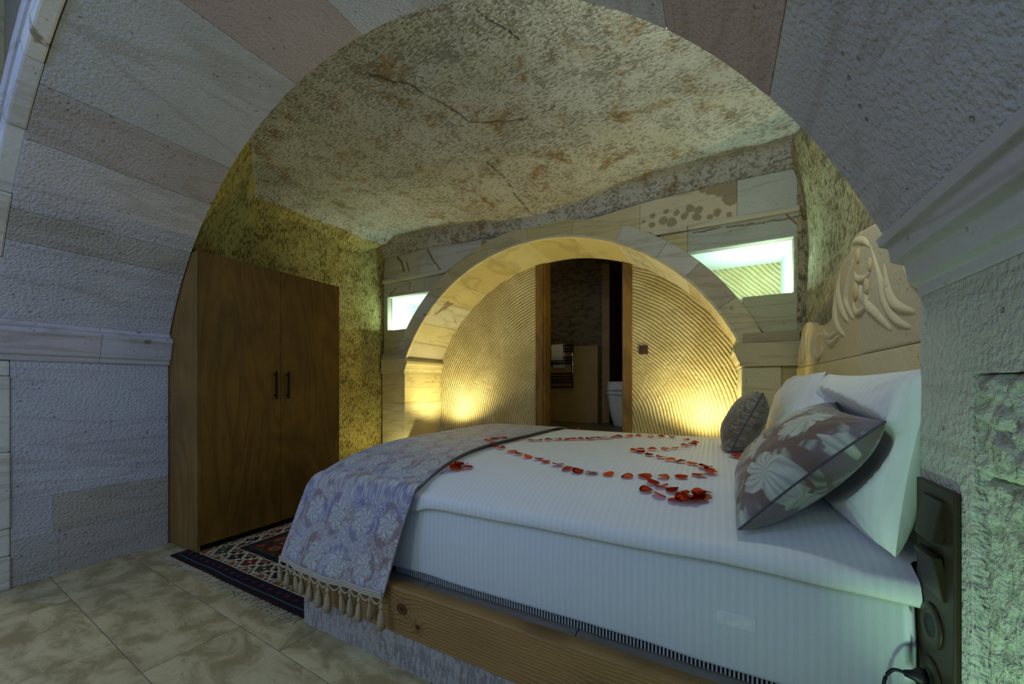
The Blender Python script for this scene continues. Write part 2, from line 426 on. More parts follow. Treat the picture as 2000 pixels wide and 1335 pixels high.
XRp = .407
for z0, z1, y0, y1, c in [(.0, 1.30, 1.0, 1.2, (176, 174, 164)), (1.12, 1.30, .45, 1.0, (176, 174, 164))]:
    pier_stone('pier_stone', (XRp, y0 + .0004, z0 + .0004), (1.05, y1, z1 - .0004), M_HAM, c, .0018)
prR = [(.3, 1.30), (-.004, 1.30), (-.004, 1.325), (-.020, 1.335), (-.026, 1.375), (-.050, 1.385), (-.054, 1.418), (-.070, 1.424), (-.076, 1.445), (-.055, 1.452), (.3, 1.452)]
for y0, y1 in ((.45, 1.205),):
    tint(prism('impost_cornice', [(XRp + p, z) for p, z in prR], 1, y0, y1, M_SMO, wf, bevel=.004, ang=25), (176, 174, 172))

# rough pecked rock on the near part of the pier
def rough_slab(name, y0, y1, z0, z1, xf, depth, amp, mat, seed, edge=None):
    ny, nz = int((y1 - y0) / .006), int((z1 - z0) / .006)
    Y, Z = np.meshgrid(np.linspace(y0, y1, ny), np.linspace(z0, z1, nz), indexing='ij')
    X = xf + amp * (fbm(Y * 45, Z * 45, seed, 3) - .5) * 2 + amp * 1.2 * (fbm(Y * 12, Z * 12, seed + 5, 2) - .5)
    rim = np.minimum.reduce([Y - y0, y1 - Y, Z - z0, z1 - Z]); X = X + .02 * (1 - sstep(0, .02, rim))
    P = np.stack([X, Y, Z], -1)
    P[0, :, 0] += depth; P[-1, :, 0] += depth; P[:, 0, 0] += depth; P[:, -1, 0] += depth
    return grid(name, P, mat, wf)
rough_slab('rough_plaster_panel', .47, 1.0, 0, .945, XRp + .012, .2, .007, M_ROUGH, 3)
rough_slab('rough_rock_band', .47, 1.0, .938, 1.125, XRp - .004, .2, .012, M_ROUGH, 9)
tint(box('pier_core', (XRp + .05, .52, 0), (1.05, 1.0, 1.13), M_SMO, wf, .003), (176, 174, 164))

# ================================================================== CEILING, LEFT AND RIGHT WALLS
XW, XE, YB, YR = -3.47, .53, 3.245, 3.86
nx, ny = 480, 260
X, Y = np.meshgrid(np.linspace(XW - .05, XE + .12, nx), np.linspace(1.2005, YB + .06, ny), indexing='ij')
Z = 2.745 + .02 * (fbm(X * 1.3, Y * 1.3, 11, 3) - .5) + .022 * (fbm(X * 7, Y * 7, 21, 4) - .5)
dl = X - XW + .12 * (fbm(Y * 2, X * 0, 31) - .5); db = YB + .0 - Y
rc = .38  # rounded back corner of the raised ceiling
Z = Z - .14 * (1 - sstep(-.05, .2, dl)) ** 1.6 * sstep(.08, .4, db) - .075 * np.exp(-((X + 1.45) / .75) ** 2) * sstep(.9, .0, db)
Z = Z - .095 * (1 - sstep(.01, .05 + .03 * fbm(X * 9, Y * 0, 41), db)) 
cor = np.clip(np.hypot(np.clip(rc + .15 - dl, 0, None), np.clip(rc - db, 0, None)) - rc * .75, 0, None)
Z = Z - np.clip(cor * .5, 0, .06)
dfl = np.clip(-(X + 2.85) * .49 - (Y - 1.48) * .87, 0, None); Z = np.maximum(Z - np.clip(dfl * 2.2, 0, .9), 2.02)
Z = Z - .05 * (1 - sstep(0, .1, XE + .03 - X))
crack = np.zeros_like(X)
def add_crack(pts, wd, seed):
    global crack
    for (xa, ya), (xb, yb) in zip(pts, pts[1:]):
        L = math.hypot(xb - xa, yb - ya); t = np.clip(((X - xa) * (xb - xa) + (Y - ya) * (yb - ya)) / L ** 2, 0, 1)
        wx = .035 * (fbm(Y * 9, X * 9, seed) - .5)
        d = np.hypot(X + wx - xa - t * (xb - xa), Y - wx - ya - t * (yb - ya))
        crack = np.maximum(crack, .6 * (1 - sstep(wd * .45, wd, d)))
add_crack([(-1.49, 2.38), (-1.46, 2.6), (-1.50, 2.85), (-1.50, 3.12)], .011, 3)
add_crack([(-1.62, 1.42), (-1.484, 1.55), (-1.40, 1.78), (-1.365, 1.95)], .008, 5)
add_crack([(-1.35, 1.97), (-1.22, 2.05), (-1.05, 2.10)], .007, 8)
add_crack([(-1.06, 2.11), (-.86, 2.1), (-.75, 2.02)], .006, 9)
add_crack([(-.92, 1.40), (-.83, 1.62)], .006, 12)
ce = grid('ceiling', np.stack([X, Y, Z], -1), [M_CEIL, M_WALL], attrs={'crack': crack})
edge_ = np.maximum(dfl - .01, .10 - dl + .05 * fbm(X * 5, Y * 5, 77))[:-1, :-1] * (db[:-1, :-1] > .12)
ce.data.polygons.foreach_set('material_index', (edge_ > 0).astype(np.int32).reshape(-1)); ce.data.update(); tag(ce, 'pitted grey and ochre carved rock ceiling with thin cracks', kind='structure')
box('rock_mass', (XW - .4, 1.1, 2.86), (XE + .5, 5.9, 3.2), M_MORTAR, ce, 0)

Y, Z = np.meshgrid(np.linspace(1.15, YB + .03, 300), np.linspace(0, 2.8, 300), indexing='ij')
X = XW + .03 * (fbm(Y * 2.2, Z * 2.2, 51, 3) - .5) + .018 * (fbm(Y * 11, Z * 16, 61, 3) - .5) - .02
X = X + .05 * sstep(2.15, 2.75, Z) ** 2
wl = grid('wall_left', np.stack([X, Y, Z], -1)[:, ::-1], M_WALL); tag(wl, 'chisel-marked yellowish rock wall behind the wardrobe', kind='structure')
box('rock_mass', (XW - .5, 1.15, 0), (XW - .08, 5.9, 2.9), M_MORTAR, wl, 0)
Y, Z = np.meshgrid(np.linspace(1.15, YB + .03, 300), np.linspace(0, 2.8, 300), indexing='ij')
X = XE + .01 + .03 * (fbm(Y * 2.2, Z * 2.2, 71, 3) - .5) + .02 * (fbm(Y * 18, Z * 9, 81, 3) - .5)
X = X - .10 * sstep(2.0, 2.75, Z) ** 2 + .10 * sstep(3.15, 2.6, Y) * sstep(1.5, 2.0, Z)
wr = grid('wall_right', np.stack([X, Y, Z], -1), M_WALLR); tag(wr, 'vertically chiselled rock wall behind the carved headboard', kind='structure')
box('rock_mass', (XE + .16, 1.15, 0), (XE + .6, 5.9, 2.9), M_MORTAR, wr, 0)

# ================================================================== BACK WALL WITH INNER ARCH
BX, BZ, BR, BO = -1.477, .667, 1.785, 1.935
SPR = 1.404
NL = (-3.408, -2.55); NR = (-.30, .468); NZ0, NZ1 = 1.745, 2.13
def cell_poly(x0, x1, z0, z1, rad=BO, n=24):
    xs = np.linspace(x0, x1, n + 1); lo = []; hi = []
    for x in xs:
        d = rad ** 2 - (x - BX) ** 2
        zc = BZ + math.sqrt(d) if d > 0 else -9
        b = max(z0, zc)
        if b < z1 - .004: lo.append((x, b)); hi.append((x, z1))
    if len(lo) < 2: return None
    pts = lo + hi[::-1]; out = [pts[0]]
    for i in range(1, len(pts) - 1):
        a, b_, c = out[-1], pts[i], pts[i + 1]
        if abs((b_[0] - a[0]) * (c[1] - a[1]) - (b_[1] - a[1]) * (c[0] - a[0])) > 1e-6: out.append(b_)
    out.append(pts[-1]); return out
cells = []  # x0,x1,z0,z1,color
topz = 2.70
for x0, x1, c in [(-3.47, -2.91, (190, 182, 148)), (-2.91, -2.1, (196, 190, 172)), (-2.1, -1.2, (190, 182, 150)), (-1.2, -.555, (196, 182, 138)), (-.555, .132, (204, 192, 156)), (.132, .50, (188, 190, 174))]:
    cells.append((x0, x1, 2.335, topz, c))
for x0, x1, c in [(-3.47, -2.85, (186, 180, 146)), (-2.85, -2.0, (184, 176, 150)), (-.9, -.20, (194, 180, 128)), (-.20, .50, (176, 178, 160))]:
    cells.append((x0, x1, NZ1, 2.295, c))
cells += [(-3.47, NL[0], NZ0, NZ1, (180, 176, 146)), (NR[1], .50, NZ0, NZ1, (176, 172, 148)),
          (-3.47, -2.4, 1.41, NZ0, (190, 182, 136)), (-.5, .50, 1.475, NZ0, (178, 176, 136))]
BLOBS = [(-.53, 2.434, .014), (-.456, 2.467, .022), (-.461, 2.395, .026), (-.352, 2.483, .024), (-.375, 2.412, .034), (-.278, 2.453, .022), (-.313, 2.39, .04), (-.184, 2.465, .034), (-.126, 2.443, .034), (-.218, 2.417, .03), (.003, 2.397, .03), (-.044, 2.371, .024), (-.134, 2.39, .034), (.081, 2.363, .022),
         (.09, 2.56, .07), (.03, 2.57, .06), (.09, 2.49, .06), (-.04, 2.575, .04), (-.10, 2.59, .025), (-2.064, 2.534, .034), (-2.139, 2.431, .045), (-2.10, 2.47, .02)]
LINES = [([(-.159, 2.275), (-.005, 2.277), (.172, 2.269), (.367, 2.26), (.51, 2.267)], .009), ([(.429, 2.297), (.47, 2.239), (.517, 2.172)], .010), ([(-3.246, 2.581), (-3.191, 2.511), (-3.15, 2.404)], .020), ([(-3.11, 2.509), (-3.07, 2.383)], .012),
         ([(-2.799, 2.597), (-2.712, 2.447), (-2.603, 2.326)], .013), ([(-3.372, 2.156), (-3.274, 2.217)], .012), ([(-3.057, 2.261), (-3.07, 2.182)], .010)]
def marks(X, Z):
    m = np.zeros_like(X); jx = .02 * (fbm(X * 22, Z * 22, 71) - .5); jz = .02 * (fbm(X * 22 + 7, Z * 22, 72) - .5)
    for bx_, bz_, br in BLOBS: m = np.maximum(m, .62 * (1 - sstep(br * .85, br * 1.05, np.hypot(X + jx - bx_, Z + jz - bz_))))
    for L, wd_ in LINES:
        for (xa, za), (xb, zb_) in zip(L, L[1:]):
            l2 = (xb - xa) ** 2 + (zb_ - za) ** 2; t = np.clip(((X - xa) * (xb - xa) + (Z - za) * (zb_ - za)) / l2, 0, 1)
            m = np.maximum(m, .85 * (1 - sstep(wd_ * .4, wd_, np.hypot(X + jx - xa - t * (xb - xa), Z + jz - za - t * (zb_ - za)))))
    return m
def marked_block(x0, x1, z0, z1, c):
    n_, k_ = max(12, int((x1 - x0) / .006)), max(10, int((z1 - z0) / .006)); xs_ = np.linspace(x0, x1, n_)
    d = BO ** 2 - (xs_ - BX) ** 2; lo_ = np.minimum(np.maximum(z0, np.where(d > 0, BZ + np.sqrt(np.maximum(d, 0)), -9)), z1 - .002)
    T = np.linspace(0, 1, k_)[None]; Zg = lo_[:, None] + (z1 - lo_[:, None]) * T; Xg = np.broadcast_to(xs_[:, None], Zg.shape).copy(); mk = marks(Xg, Zg)
    P = np.stack([Xg, YB + .002 * mk, Zg], -1)
    pad = lambda A, f: np.concatenate([f(A[:1]), A, f(A[-1:])], 0)
    P = pad(P, lambda q: q + np.array([0, .055, 0])); P = pad(P.transpose(1, 0, 2), lambda q: q + np.array([0, .055, 0])).transpose(1, 0, 2)
    mk = pad(mk, lambda q: q); mk = pad(mk.T, lambda q: q).T
    tint(grid('stone_block', P[:, ::-1], M_SMO, wb, smooth=False, attrs={'mark': np.ascontiguousarray(mk[:, ::-1])}), c)
bm = bmesh.new()
for x0, x1, z0, z1, c in cells + [(-3.47, BX, 2.29, 2.34, 0), (BX, .5, 2.29, 2.34, 0)]:
    p = cell_poly(x0 - .03 if x0 < -3.4 else x0, x1 + .08 if x1 > .49 else x1, z0, z1)
    if p: add_prism(bm, p, 1, YB + .008, YB + .07)
wb = from_bm('wall_back', bm, M_MORTAR); tag(wb, 'sawn tuff block wall with inner arch and two lit niches', kind='structure')
for x0, x1, z0, z1, c in cells:
    p = cell_poly(x0 + .001, x1 - .001, z0 + .001, z1 - .001)
    if p and (z0 > 2.3 and (x0 < -2.2 or x0 == -.555 or x0 == -2.1) or z0 == NZ1 and (x0 < -3 or x0 == -.20)): marked_block(x0 + .001, x1 - .001, z0 + .001, z1 - .001, c)
    elif p: tint(prism('stone_block', p, 1, YB, YB + .06, M_SMO, wb, bevel=.0025, ang=40, seg=1), c)
for x0, x1 in ((-3.47, -2.4), (-1.0, -.2), (-.198, .50)):
    p = cell_poly(x0, x1, 2.296, 2.334)
    if p: tint(prism('string_course', p, 1, YB - .03, YB + .06, M_SMO, wb, bevel=.008, ang=40), (194, 188, 160))
# ragged mortar strip at the wall's right end
Yc, Zc = np.meshgrid(np.linspace(0, 1, 10), np.linspace(1.2, 2.66, 180), indexing='ij')
Xc = .488 + Yc * .075 + .012 * (fbm(Zc * 22, Yc * 3, 5) - .5) * (Yc < .2); Yv = YB - .004 + Yc * .01 + .03 * (fbm(Zc * 16, Yc * 6, 6) - .5)
grid('ragged_mortar_strip', np.stack([Xc, Yv, Zc], -1), M_WALLR, wb)
# inner arch ring
s0 = math.degrees(math.asin((SPR - BZ) / BR))
ja = [s0 - 2.6, 34, 45, 54, 66, 79, 93, 107, 122, 131, 141, 149, 180 - s0 + 2.6]
cols = [(190, 178, 140), (176, 164, 136), (194, 190, 172), (188, 184, 164), (190, 176, 128), (186, 172, 120), (192, 182, 138), (190, 174, 124), (196, 182, 134), (196, 192, 170), (192, 182, 140), (184, 174, 146)]
for a, b, c in zip(ja, ja[1:], cols):
    tint(sector('arch_stone', a, b, BR, BO - .001, YB - .03, YR + .02, M_SMO, wb, BX, BZ, bevel=.003, gap=.0008), c)
sector('arch_edge_bead', s0, 180 - s0, BR - .012, BR + .012, YB - .036, YB - .006, M_SMO, wb, BX, BZ, bevel=.006, n=70).color = lin(204, 192, 150)
# imposts and pilasters
prI = [(.0, 1.235), (.0, 1.262), (.012, 1.28), (.030, 1.33), (.04, 1.345), (.04, 1.375), (.02, 1.385), (.02, 1.404), (.5, 1.404), (.5, 1.235)]
def impost(x_in, x_out, sgn, c):
    # sgn +1: opening to +x (left jamb)
    outer = [(x_in + sgn * (p if p < .4 else -(abs(x_in - x_out))), z) for p, z in prI]
    tint(prism('impost', outer, 1, YB - .045, YR + .01, M_SMO, wb, bevel=.003, ang=30), c)
JL, JR = -3.105, .146
impost(JL, XW, 1, (192, 180, 132)); impost(JR, XE, -1, (176, 166, 128))
tint(box('impost_upper', (XW, YB - .037, 1.385), (JL - .02, YB + .1, 1.46), M_SMO, wb, .006), (184, 174, 138))
tint(box('impost_upper', (JR + .02, YB - .037, 1.405), (.50, YB + .1, 1.474), M_SMO, wb, .006), (158, 146, 112))
for z0, z1, c in [(0, .42, (188, 176, 134)), (.42, .90, (192, 182, 140)), (.90, 1.234, (194, 180, 126))]:
    tint(box('pilaster_stone', (XW, YB - .025, z0), (JL - .01, YR + .01, z1 - .0015), M_SMO, wb, .004), c)
    tint(box('pilaster_stone', (JR + .012, YB - .02, z0), (.40, YR + .01, z1 - .0015), M_SMO, wb, .012), (178, 172, 138))
    tint(box('pilaster_stone', (.401, YB - .005, z0), (.56, YB + .2, z1 - .0015), M_SMO, wb, .003), (166, 152, 104))
# niches
def xring(z, sgn): return BX + sgn * math.sqrt(BO ** 2 - (z - BZ) ** 2)
def niche(xo, sgn, z0, z1):
    # xo: outer cheek, the arch ring closes the other side
    t = .03
    for nm, z, za, zb_ in (('niche_soffit', z1, z1, z1 + t), ('niche_sill', z0, z0 - t, z0)):
        xi = xring(z, sgn) - sgn * .01
        box(nm, (min(xo + sgn * t, xi), YB + .062, za), (max(xo + sgn * t, xi), YR, zb_), M_WHITEPL, wb, 0)
    box('niche_cheek', (min(xo, xo + sgn * t), YB + .062, z0), (max(xo, xo + sgn * t), YR, z1), M_WHITEPL, wb, 0)
niche(NL[0], -1, NZ0, NZ1); niche(NR[1], 1, NZ0, NZ1)

# alcove panel with combed ridges and the doorway
DX0, DX1, DT = -1.773, -.732, 2.62
bm = bmesh.new()
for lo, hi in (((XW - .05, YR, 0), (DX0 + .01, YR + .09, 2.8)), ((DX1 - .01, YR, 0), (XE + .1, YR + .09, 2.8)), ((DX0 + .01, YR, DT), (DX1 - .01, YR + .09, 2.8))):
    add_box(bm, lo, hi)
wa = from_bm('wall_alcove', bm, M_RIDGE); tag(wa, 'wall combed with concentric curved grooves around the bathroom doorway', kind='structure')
st = box('floor_step', (XW, YB - .01, -.004), (XE, 4.05, .45), M_BATHF, bevel=.01); tag(st, 'raised stone step below the doorway', kind='structure')
# door frame
dr = empty('door_1', (0, 0, 0)); tag(dr, 'open doorway with knotty pine frame to the bathroom', kind='structure')
box('door_jamb', (DX0, YR - .02, .45), (DX0 + .085, YR + .07, DT), M_FRAME, dr, .006)
box('door_jamb', (DX0 + .086, YR - .005, .45), (DX0 + .115, YR + .14, DT - .03), M_FRAME, dr, .004)
box('door_jamb', (DX1 - .095, YR - .02, .45), (DX1, YR + .14, DT), M_FRAME, dr, .006)
box('door_head', (DX0 + .086, YR - .015, DT - .14), (DX1 - .096, YR + .12, DT), M_FRAME, dr, .006)
# light switch beside the door
sw = empty('light_switch', (-.626, YR - .004, 1.443)); tag(sw, 'small square brown light switch on the grooved wall beside the doorway', 'switch')
bm = bmesh.new(); add_box(bm, (-.042, -.008, -.042), (.042, .004, .042)); from_bm('plate', bm, plain('red_brown_plastic', lin(78, 54, 30), .5), sw, bevel=.003)
bm = bmesh.new(); add_box(bm, (-.028, -.014, -.028), (.028, -.007, .028)); from_bm('rocker', bm, plain('dark_red_brown_plastic', lin(70, 48, 26), .5), sw, bevel=.003)

# recess uplights
for x, y, lab in ((-2.72, 3.52, 'small round uplight at the alcove foot near the wardrobe corner'), (-.12, 3.52, 'small round uplight at the alcove foot behind the cushions')):
    u = empty('uplight', (x, y, .45)); tag(u, lab, 'lamp')
    bm = bmesh.new(); add_lathe(bm, [(.05, 0), (.05, .01), (.042, .03), (.042, .09), (.036, .09), (.034, .08)], 20); from_bm('housing', bm, M_DARKMETAL, u, True)
    bm = bmesh.new(); add_lathe(bm, [(.034, .078), (.034, .084)], 20); from_bm('lens', bm, M_BULB, u)
for x, y, lab in ((-2.9, 3.02, 'round floor uplight in the corner past the bed foot'), (-.75, 3.07, 'round floor uplight between bed and inner arch')):
    u = empty('uplight', (x, y, 0)); tag(u, lab, 'lamp')
    bm = bmesh.new(); add_lathe(bm, [(.05, 0), (.05, .01), (.042, .02), (.042, .06), (.036, .06), (.034, .05)], 20); from_bm('housing', bm, M_DARKMETAL, u, True)
    bm = bmesh.new(); add_lathe(bm, [(.034, .048), (.034, .054)], 20); from_bm('lens', bm, M_BULB, u)
# niche led strips
for x0, x1, lab in ((NL[0] + .03, NL[0] + .29, 'cool white light strip in the niche near the wardrobe wall'), (.17, NR[1] - .03, 'cool white light strip in the niche above the headboard')):
    u = empty('light_strip', ((x0 + x1) / 2, YB + .11, NZ0)); tag(u, lab, 'lamp')
    h = (x1 - x0) / 2
    bm = bmesh.new(); add_box(bm, (-h, -.012, 0), (h, .012, .005)); from_bm('channel', bm, M_CHROME, u, bevel=.002)
    bm = bmesh.new(); add_box(bm, (-h, -.009, .0055), (h, .009, .010)); from_bm('diffuser', bm, M_LED, u)

# ================================================================== BATHROOM BEYOND
BF = .6
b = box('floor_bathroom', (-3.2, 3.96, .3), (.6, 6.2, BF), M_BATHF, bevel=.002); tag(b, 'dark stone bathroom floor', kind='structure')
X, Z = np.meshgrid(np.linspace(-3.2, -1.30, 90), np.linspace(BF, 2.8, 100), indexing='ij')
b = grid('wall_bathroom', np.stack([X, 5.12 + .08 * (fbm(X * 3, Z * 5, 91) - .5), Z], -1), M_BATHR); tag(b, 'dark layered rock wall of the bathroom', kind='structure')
box('return_wall', (-1.36, 5.08, BF), (-1.26, 6.1, 2.9), M_BATHT, b, .004)
box('rear_rock', (-1.3, 6.05, BF), (.6, 6.15, 2.9), M_BATHR, b, 0)
box('side_rock', (-.32, 3.96, BF), (.6, 6.1, 2.9), M_BATHR, b, 0)
box('side_rock', (-3.3, 3.96, BF), (-2.75, 6.1, 2.9), M_BATHR, b, 0)
box('rear_mass', (-3.3, 5.2, BF), (-1.3, 5.4, 2.9), M_BATHR, b, 0)
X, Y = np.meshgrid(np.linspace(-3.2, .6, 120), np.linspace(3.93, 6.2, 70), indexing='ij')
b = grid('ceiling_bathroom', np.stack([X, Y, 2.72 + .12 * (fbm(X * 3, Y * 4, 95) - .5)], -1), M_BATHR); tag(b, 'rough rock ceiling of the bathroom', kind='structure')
wn = box('trim_1', (-2.75, 4.95, BF), (-1.383, 5.08, 1.63), M_BATHT, bevel=.004); tag(wn, 'tan stone wainscot below the bathroom rock wall', kind='structure')
# towel radiator
rd = empty('towel_radiator', (-1.9, 4.90, 1.06)); tag(rd, 'dark ladder towel radiator on the bathroom wainscot', 'radiator')
for x in (-.24, .19):
    bm = bmesh.new(); add_tube(bm, [(x, 0, 0), (x, 0, .60)], .014, 10, Vector((0, 1, 0))); from_bm('upright', bm, M_CHROME if x > 0 else M_DARKMETAL, rd, True)
for z in (.02, .08, .12, .16, .20, .34, .38, .42, .50, .54, .58):
    bm = bmesh.new(); add_tube(bm, [(-.24, -.012, z), (.19, -.012, z)], .010, 8); from_bm('rail', bm, M_DARKMETAL, rd, True)
for x in (-.22, .17):
    bm = bmesh.new(); add_tube(bm, [(x, .0, .3), (x, .052, .3)], .01, 8); from_bm('wall_bracket', bm, M_DARKMETAL, rd, True)
# towel draped over the top rail
ys = [(.044, .30), (.044, .45), (.040, .594), (.018, .618), (-.014, .616), (-.038, .594), (-.042, .5), (-.044, .40)]
P = np.array([[(x + .004 * math.sin(z * 40), 4.90 - .012 + y * .9 + .003 * math.sin(x * 60), 1.06 + z + .012 * (x - .0)) for y, z in ys] for x in np.linspace(-1.9 - .10, -1.9 + .075, 14)])
tw_ = grid('hand_towel', P, M_TOWEL); tw_.modifiers.new('s', 'SOLIDIFY').thickness = .006
tag(tw_, 'small white towel hung over the towel radiator', 'towel')
# toilet
to = empty('toilet', (-.95, 4.80, BF)); tag(to, 'white ceramic toilet seen through the bathroom doorway', 'toilet')
def dshape(L, W, n=24):
    pts = [(L * .5, -W / 2), (L * .5, W / 2)]
    for i in range(n + 1):
        a = R(90 + 180 * i / n); pts.append((-L * .15 + L * .35 * math.cos(a) , W / 2 * math.sin(a)))
    return pts
def loft(name, secs, mat, parent, bevel=0):
    bm = bmesh.new(); rings = []
    for L, W, z, dx in secs: rings.append([bm.verts.new((x + dx, y, z)) for x, y in dshape(L, W)])
    n = len(rings[0])
    for a, b_ in zip(rings, rings[1:]):
        for i in range(n): bm.faces.new((a[i], a[(i + 1) % n], b_[(i + 1) % n], b_[i]))
    bm.faces.new(rings[0][::-1]); bm.faces.new(rings[-1])
    return from_bm(name, bm, mat, parent, bevel=bevel, ang=60)
loft('bowl', [(.42, .30, 0, .03), (.46, .33, .12, .01), (.53, .37, .38, 0)], M_CERAM, to, .006)
loft('seat', [(.54, .38, .385, 0), (.54, .38, .43, 0)], M_CERAM, to, .008)
loft('lid', [(.54, .38, .436, 0), (.53, .37, .52, 0), (.50, .34, .545, 0)], M_CERAM, to, .008)
lamp('bathroom_glow', 'POINT', (-2.2, 4.35, 2.3), (1., .86, .5), 1.2, .05)

# ================================================================== WARDROBE
wd = empty('wardrobe', (-2.953, 1.205, .012)); tag(wd, 'tall walnut-brown two-door wardrobe with dark bar handles', 'wardrobe')
WW, WH, WDp = 1.045, 1.963, .50   # along Y, Z, and depth to -X
bm = bmesh.new(); add_box(bm, (-WDp, 0, .0), (-.020, .018, WH)); from_bm('side_panel', bm, M_WARDS, wd, bevel=.001)
bm = bmesh.new(); add_box(bm, (-WDp, WW - .018, .0), (-.020, WW, WH)); from_bm('side_panel', bm, M_WARDS, wd, bevel=.001)
bm = bmesh.new(); add_box(bm, (-WDp, .018, WH - .018), (-.020, WW - .018, WH)); from_bm('top_panel', bm, M_WARD, wd, bevel=.001)
bm = bmesh.new(); add_box(bm, (-WDp, .018, .07), (-WDp + .01, WW - .018, WH - .018)); from_bm('back_panel', bm, M_WARDS, wd)
bm = bmesh.new(); add_box(bm, (-WDp, .018, .05), (-.022, WW - .018, .068)); from_bm('bottom_panel', bm, M_WARDS, wd)
bm = bmesh.new(); add_box(bm, (-.06, .018, .0), (-.045, WW - .018, .05)); from_bm('plinth', bm, M_DARKMETAL, wd)
for k, (y0, y1) in enumerate(((.0015, .5265), (.5295, WW - .0015))):
    bm = bmesh.new(); add_box(bm, (-.019, y0, .045), (0, y1, WH - .001)); d = from_bm('door', bm, M_WARD, wd, bevel=.0012)
    yh = y1 - .045 if k == 0 else y0 + .045
    bm = bmesh.new()
    add_box(bm, (.022, yh - .006, .985), (.034, yh + .006, 1.195)); add_box(bm, (0, yh - .005, 1.005), (.026, yh + .005, 1.017)); add_box(bm, (0, yh - .005, 1.163), (.026, yh + .005, 1.175))
    from_bm('handle', bm, M_DARKMETAL, d, bevel=.0015)

# ================================================================== RUG
RX0, RX1, RY0, RY1 = -3.10, -1.72, 1.105, 3.0
nx, ny = 230, 300
U, V = np.meshgrid(np.linspace(RX0, RX1, nx), np.linspace(RY0, RY1, ny), indexing='ij')
du = np.minimum(U - RX0, RX1 - U); dv = np.minimum(V - RY0, RY1 - V); e = np.minimum(du, dv)
along = np.where(du < dv, V - RY0, U - RX0)
NAVY = np.array(lin(20, 22, 34)[:3]); BLK = np.array(lin(16, 12, 12)[:3]); RED = np.array(lin(118, 34, 22)[:3]); CRM = np.array(lin(196, 184, 148)[:3]); GRN = np.array(lin(66, 72, 34)[:3]); ORG = np.array(lin(150, 84, 36)[:3]); TEAL = np.array(lin(50, 84, 92)[:3]); PNK = np.array(lin(140, 112, 96)[:3])
C = np.broadcast_to(NAVY, (nx, ny, 3)).copy()
def put(mask, col): C[mask] = col
put(e < .035, np.array(lin(34, 20, 18)[:3])); put((e >= .035) & (e < .042), np.array(lin(84, 96, 110)[:3]))
band = (e >= .042) & (e < .11)
put(band & (np.hypot(((along + .02) % .075) - .037, e - .076) < .012), RED)
put((e >= .11) & (e < .117), CRM)
b2 = (e >= .117) & (e < .265); q = np.floor((along) / .0115).astype(int); s_ = np.floor((e - .117) / .0115).astype(int)
per = 14; qq = q % per; cellid = (q // per)
d1 = np.abs(qq - 6.5) + np.abs(s_ - 6)
put(b2, CRM)
put(b2 & (d1 <= 5) & ((qq + s_) % 3 != 0), NAVY); put(b2 & (d1 <= 3.6), np.array(lin(28, 26, 34)[:3]))
put(b2 & (d1 <= 4) & (cellid % 3 == 0), RED); put(b2 & (d1 <= 4) & (cellid % 3 == 1) & (d1 > 1.6), GRN); put(b2 & (d1 <= 1), CRM)
put(b2 & (d1 >= 7.5) & (d1 <= 9.5) & ((qq // 2 + s_ // 2) % 2 == 0), NAVY); put(b2 & (d1 > 9.5), ORG * .7)
put((e >= .265) & (e < .272), CRM)
b3 = (e >= .272) & (e < .315); put(b3 & (((along // .02) % 2) == 0), NAVY * 1.8)
put((e >= .315) & (e < .322), GRN)
b4 = (e >= .322) & (e < .44); put(b4, np.array(lin(44, 36, 22)[:3]))
w4 = np.hypot(((along + .03) % .15) - .075, (e - .38) * 1.2)
put(b4 & (w4 < .058), RED); put(b4 & (w4 < .04), ORG); put(b4 & (w4 < .02), TEAL); put(b4 & (w4 > .078), GRN)
put((e >= .44) & (e < .452), PNK); put((e >= .452) & (e < .48) & (((along // .014) % 2) == 0), PNK)
f_ = e >= .48; put(f_, np.array(lin(20, 26, 52)[:3])); um, vm = (RX0 + RX1) / 2, (RY0 + RY1) / 2
dm = np.abs(U - um) * 1.5 + np.abs(((V - RY0 + .05) % .34) - .17)
put(f_ & (dm < .13), CRM); put(f_ & (dm < .115), np.array(lin(24, 30, 60)[:3])); put(f_ & (dm < .07), np.array(lin(170, 140, 50)[:3])); put(f_ & (dm < .03), RED)
C = C * (.85 + .3 * fbm(U * 40, V * 40, 4)[..., None])
Zr = .009 + .0015 * (fbm(U * 60, V * 60, 8) - .5)
P = np.stack([U + .006 * (fbm(V * 6, U * 0, 2) - .5), V + .012 * (fbm(U * 5, V * 0, 3) - .5), Zr], -1)
P[0, :, 2] = P[-1, :, 2] = 0.001; P[:, 0, 2] = P[:, -1, 2] = 0.001
ruge = empty('rug', ((RX0 + RX1) / 2, (RY0 + RY1) / 2, 0)); tag(ruge, 'dark navy, red and cream patterned rug in front of the wardrobe', 'rug')
P[..., 0] -= ruge.location.x; P[..., 1] -= ruge.location.y
grid('pile', P, M_RUG, ruge, colors=C)
bm = bmesh.new()
for i in range(150):
    x = RX0 + (RX1 - RX0) * (i + random.random()) / 150 - ruge.location.x; y = RY0 - ruge.location.y + .008
    L = random.uniform(.03, .075); a = random.gauss(0, .5)
    add_tube(bm, smooth_path([(x, y, .004), (x + L * .4 * math.sin(a * .4), y - L * .5, .005), (x + L * math.sin(a), y - L * math.cos(a * .8), .0035)], 2), [.002, .0026, .0026, .0022, .0012], 4)
fr = from_bm('fringe', bm, M_CREAM, ruge, True); tag(fr, 'cream knotted fringe', kind='stuff')
bm = bmesh.new()
for i in range(60):
    y = RY0 - ruge.location.y + .1 + (RY1 - RY0 - .2) * i / 60
    add_tube(bm, [(RX0 - ruge.location.x + .171, y, .0095), (RX0 - ruge.location.x + .173, y + .02 * random.uniform(.5, 1.1), .0105)], .0028, 5)
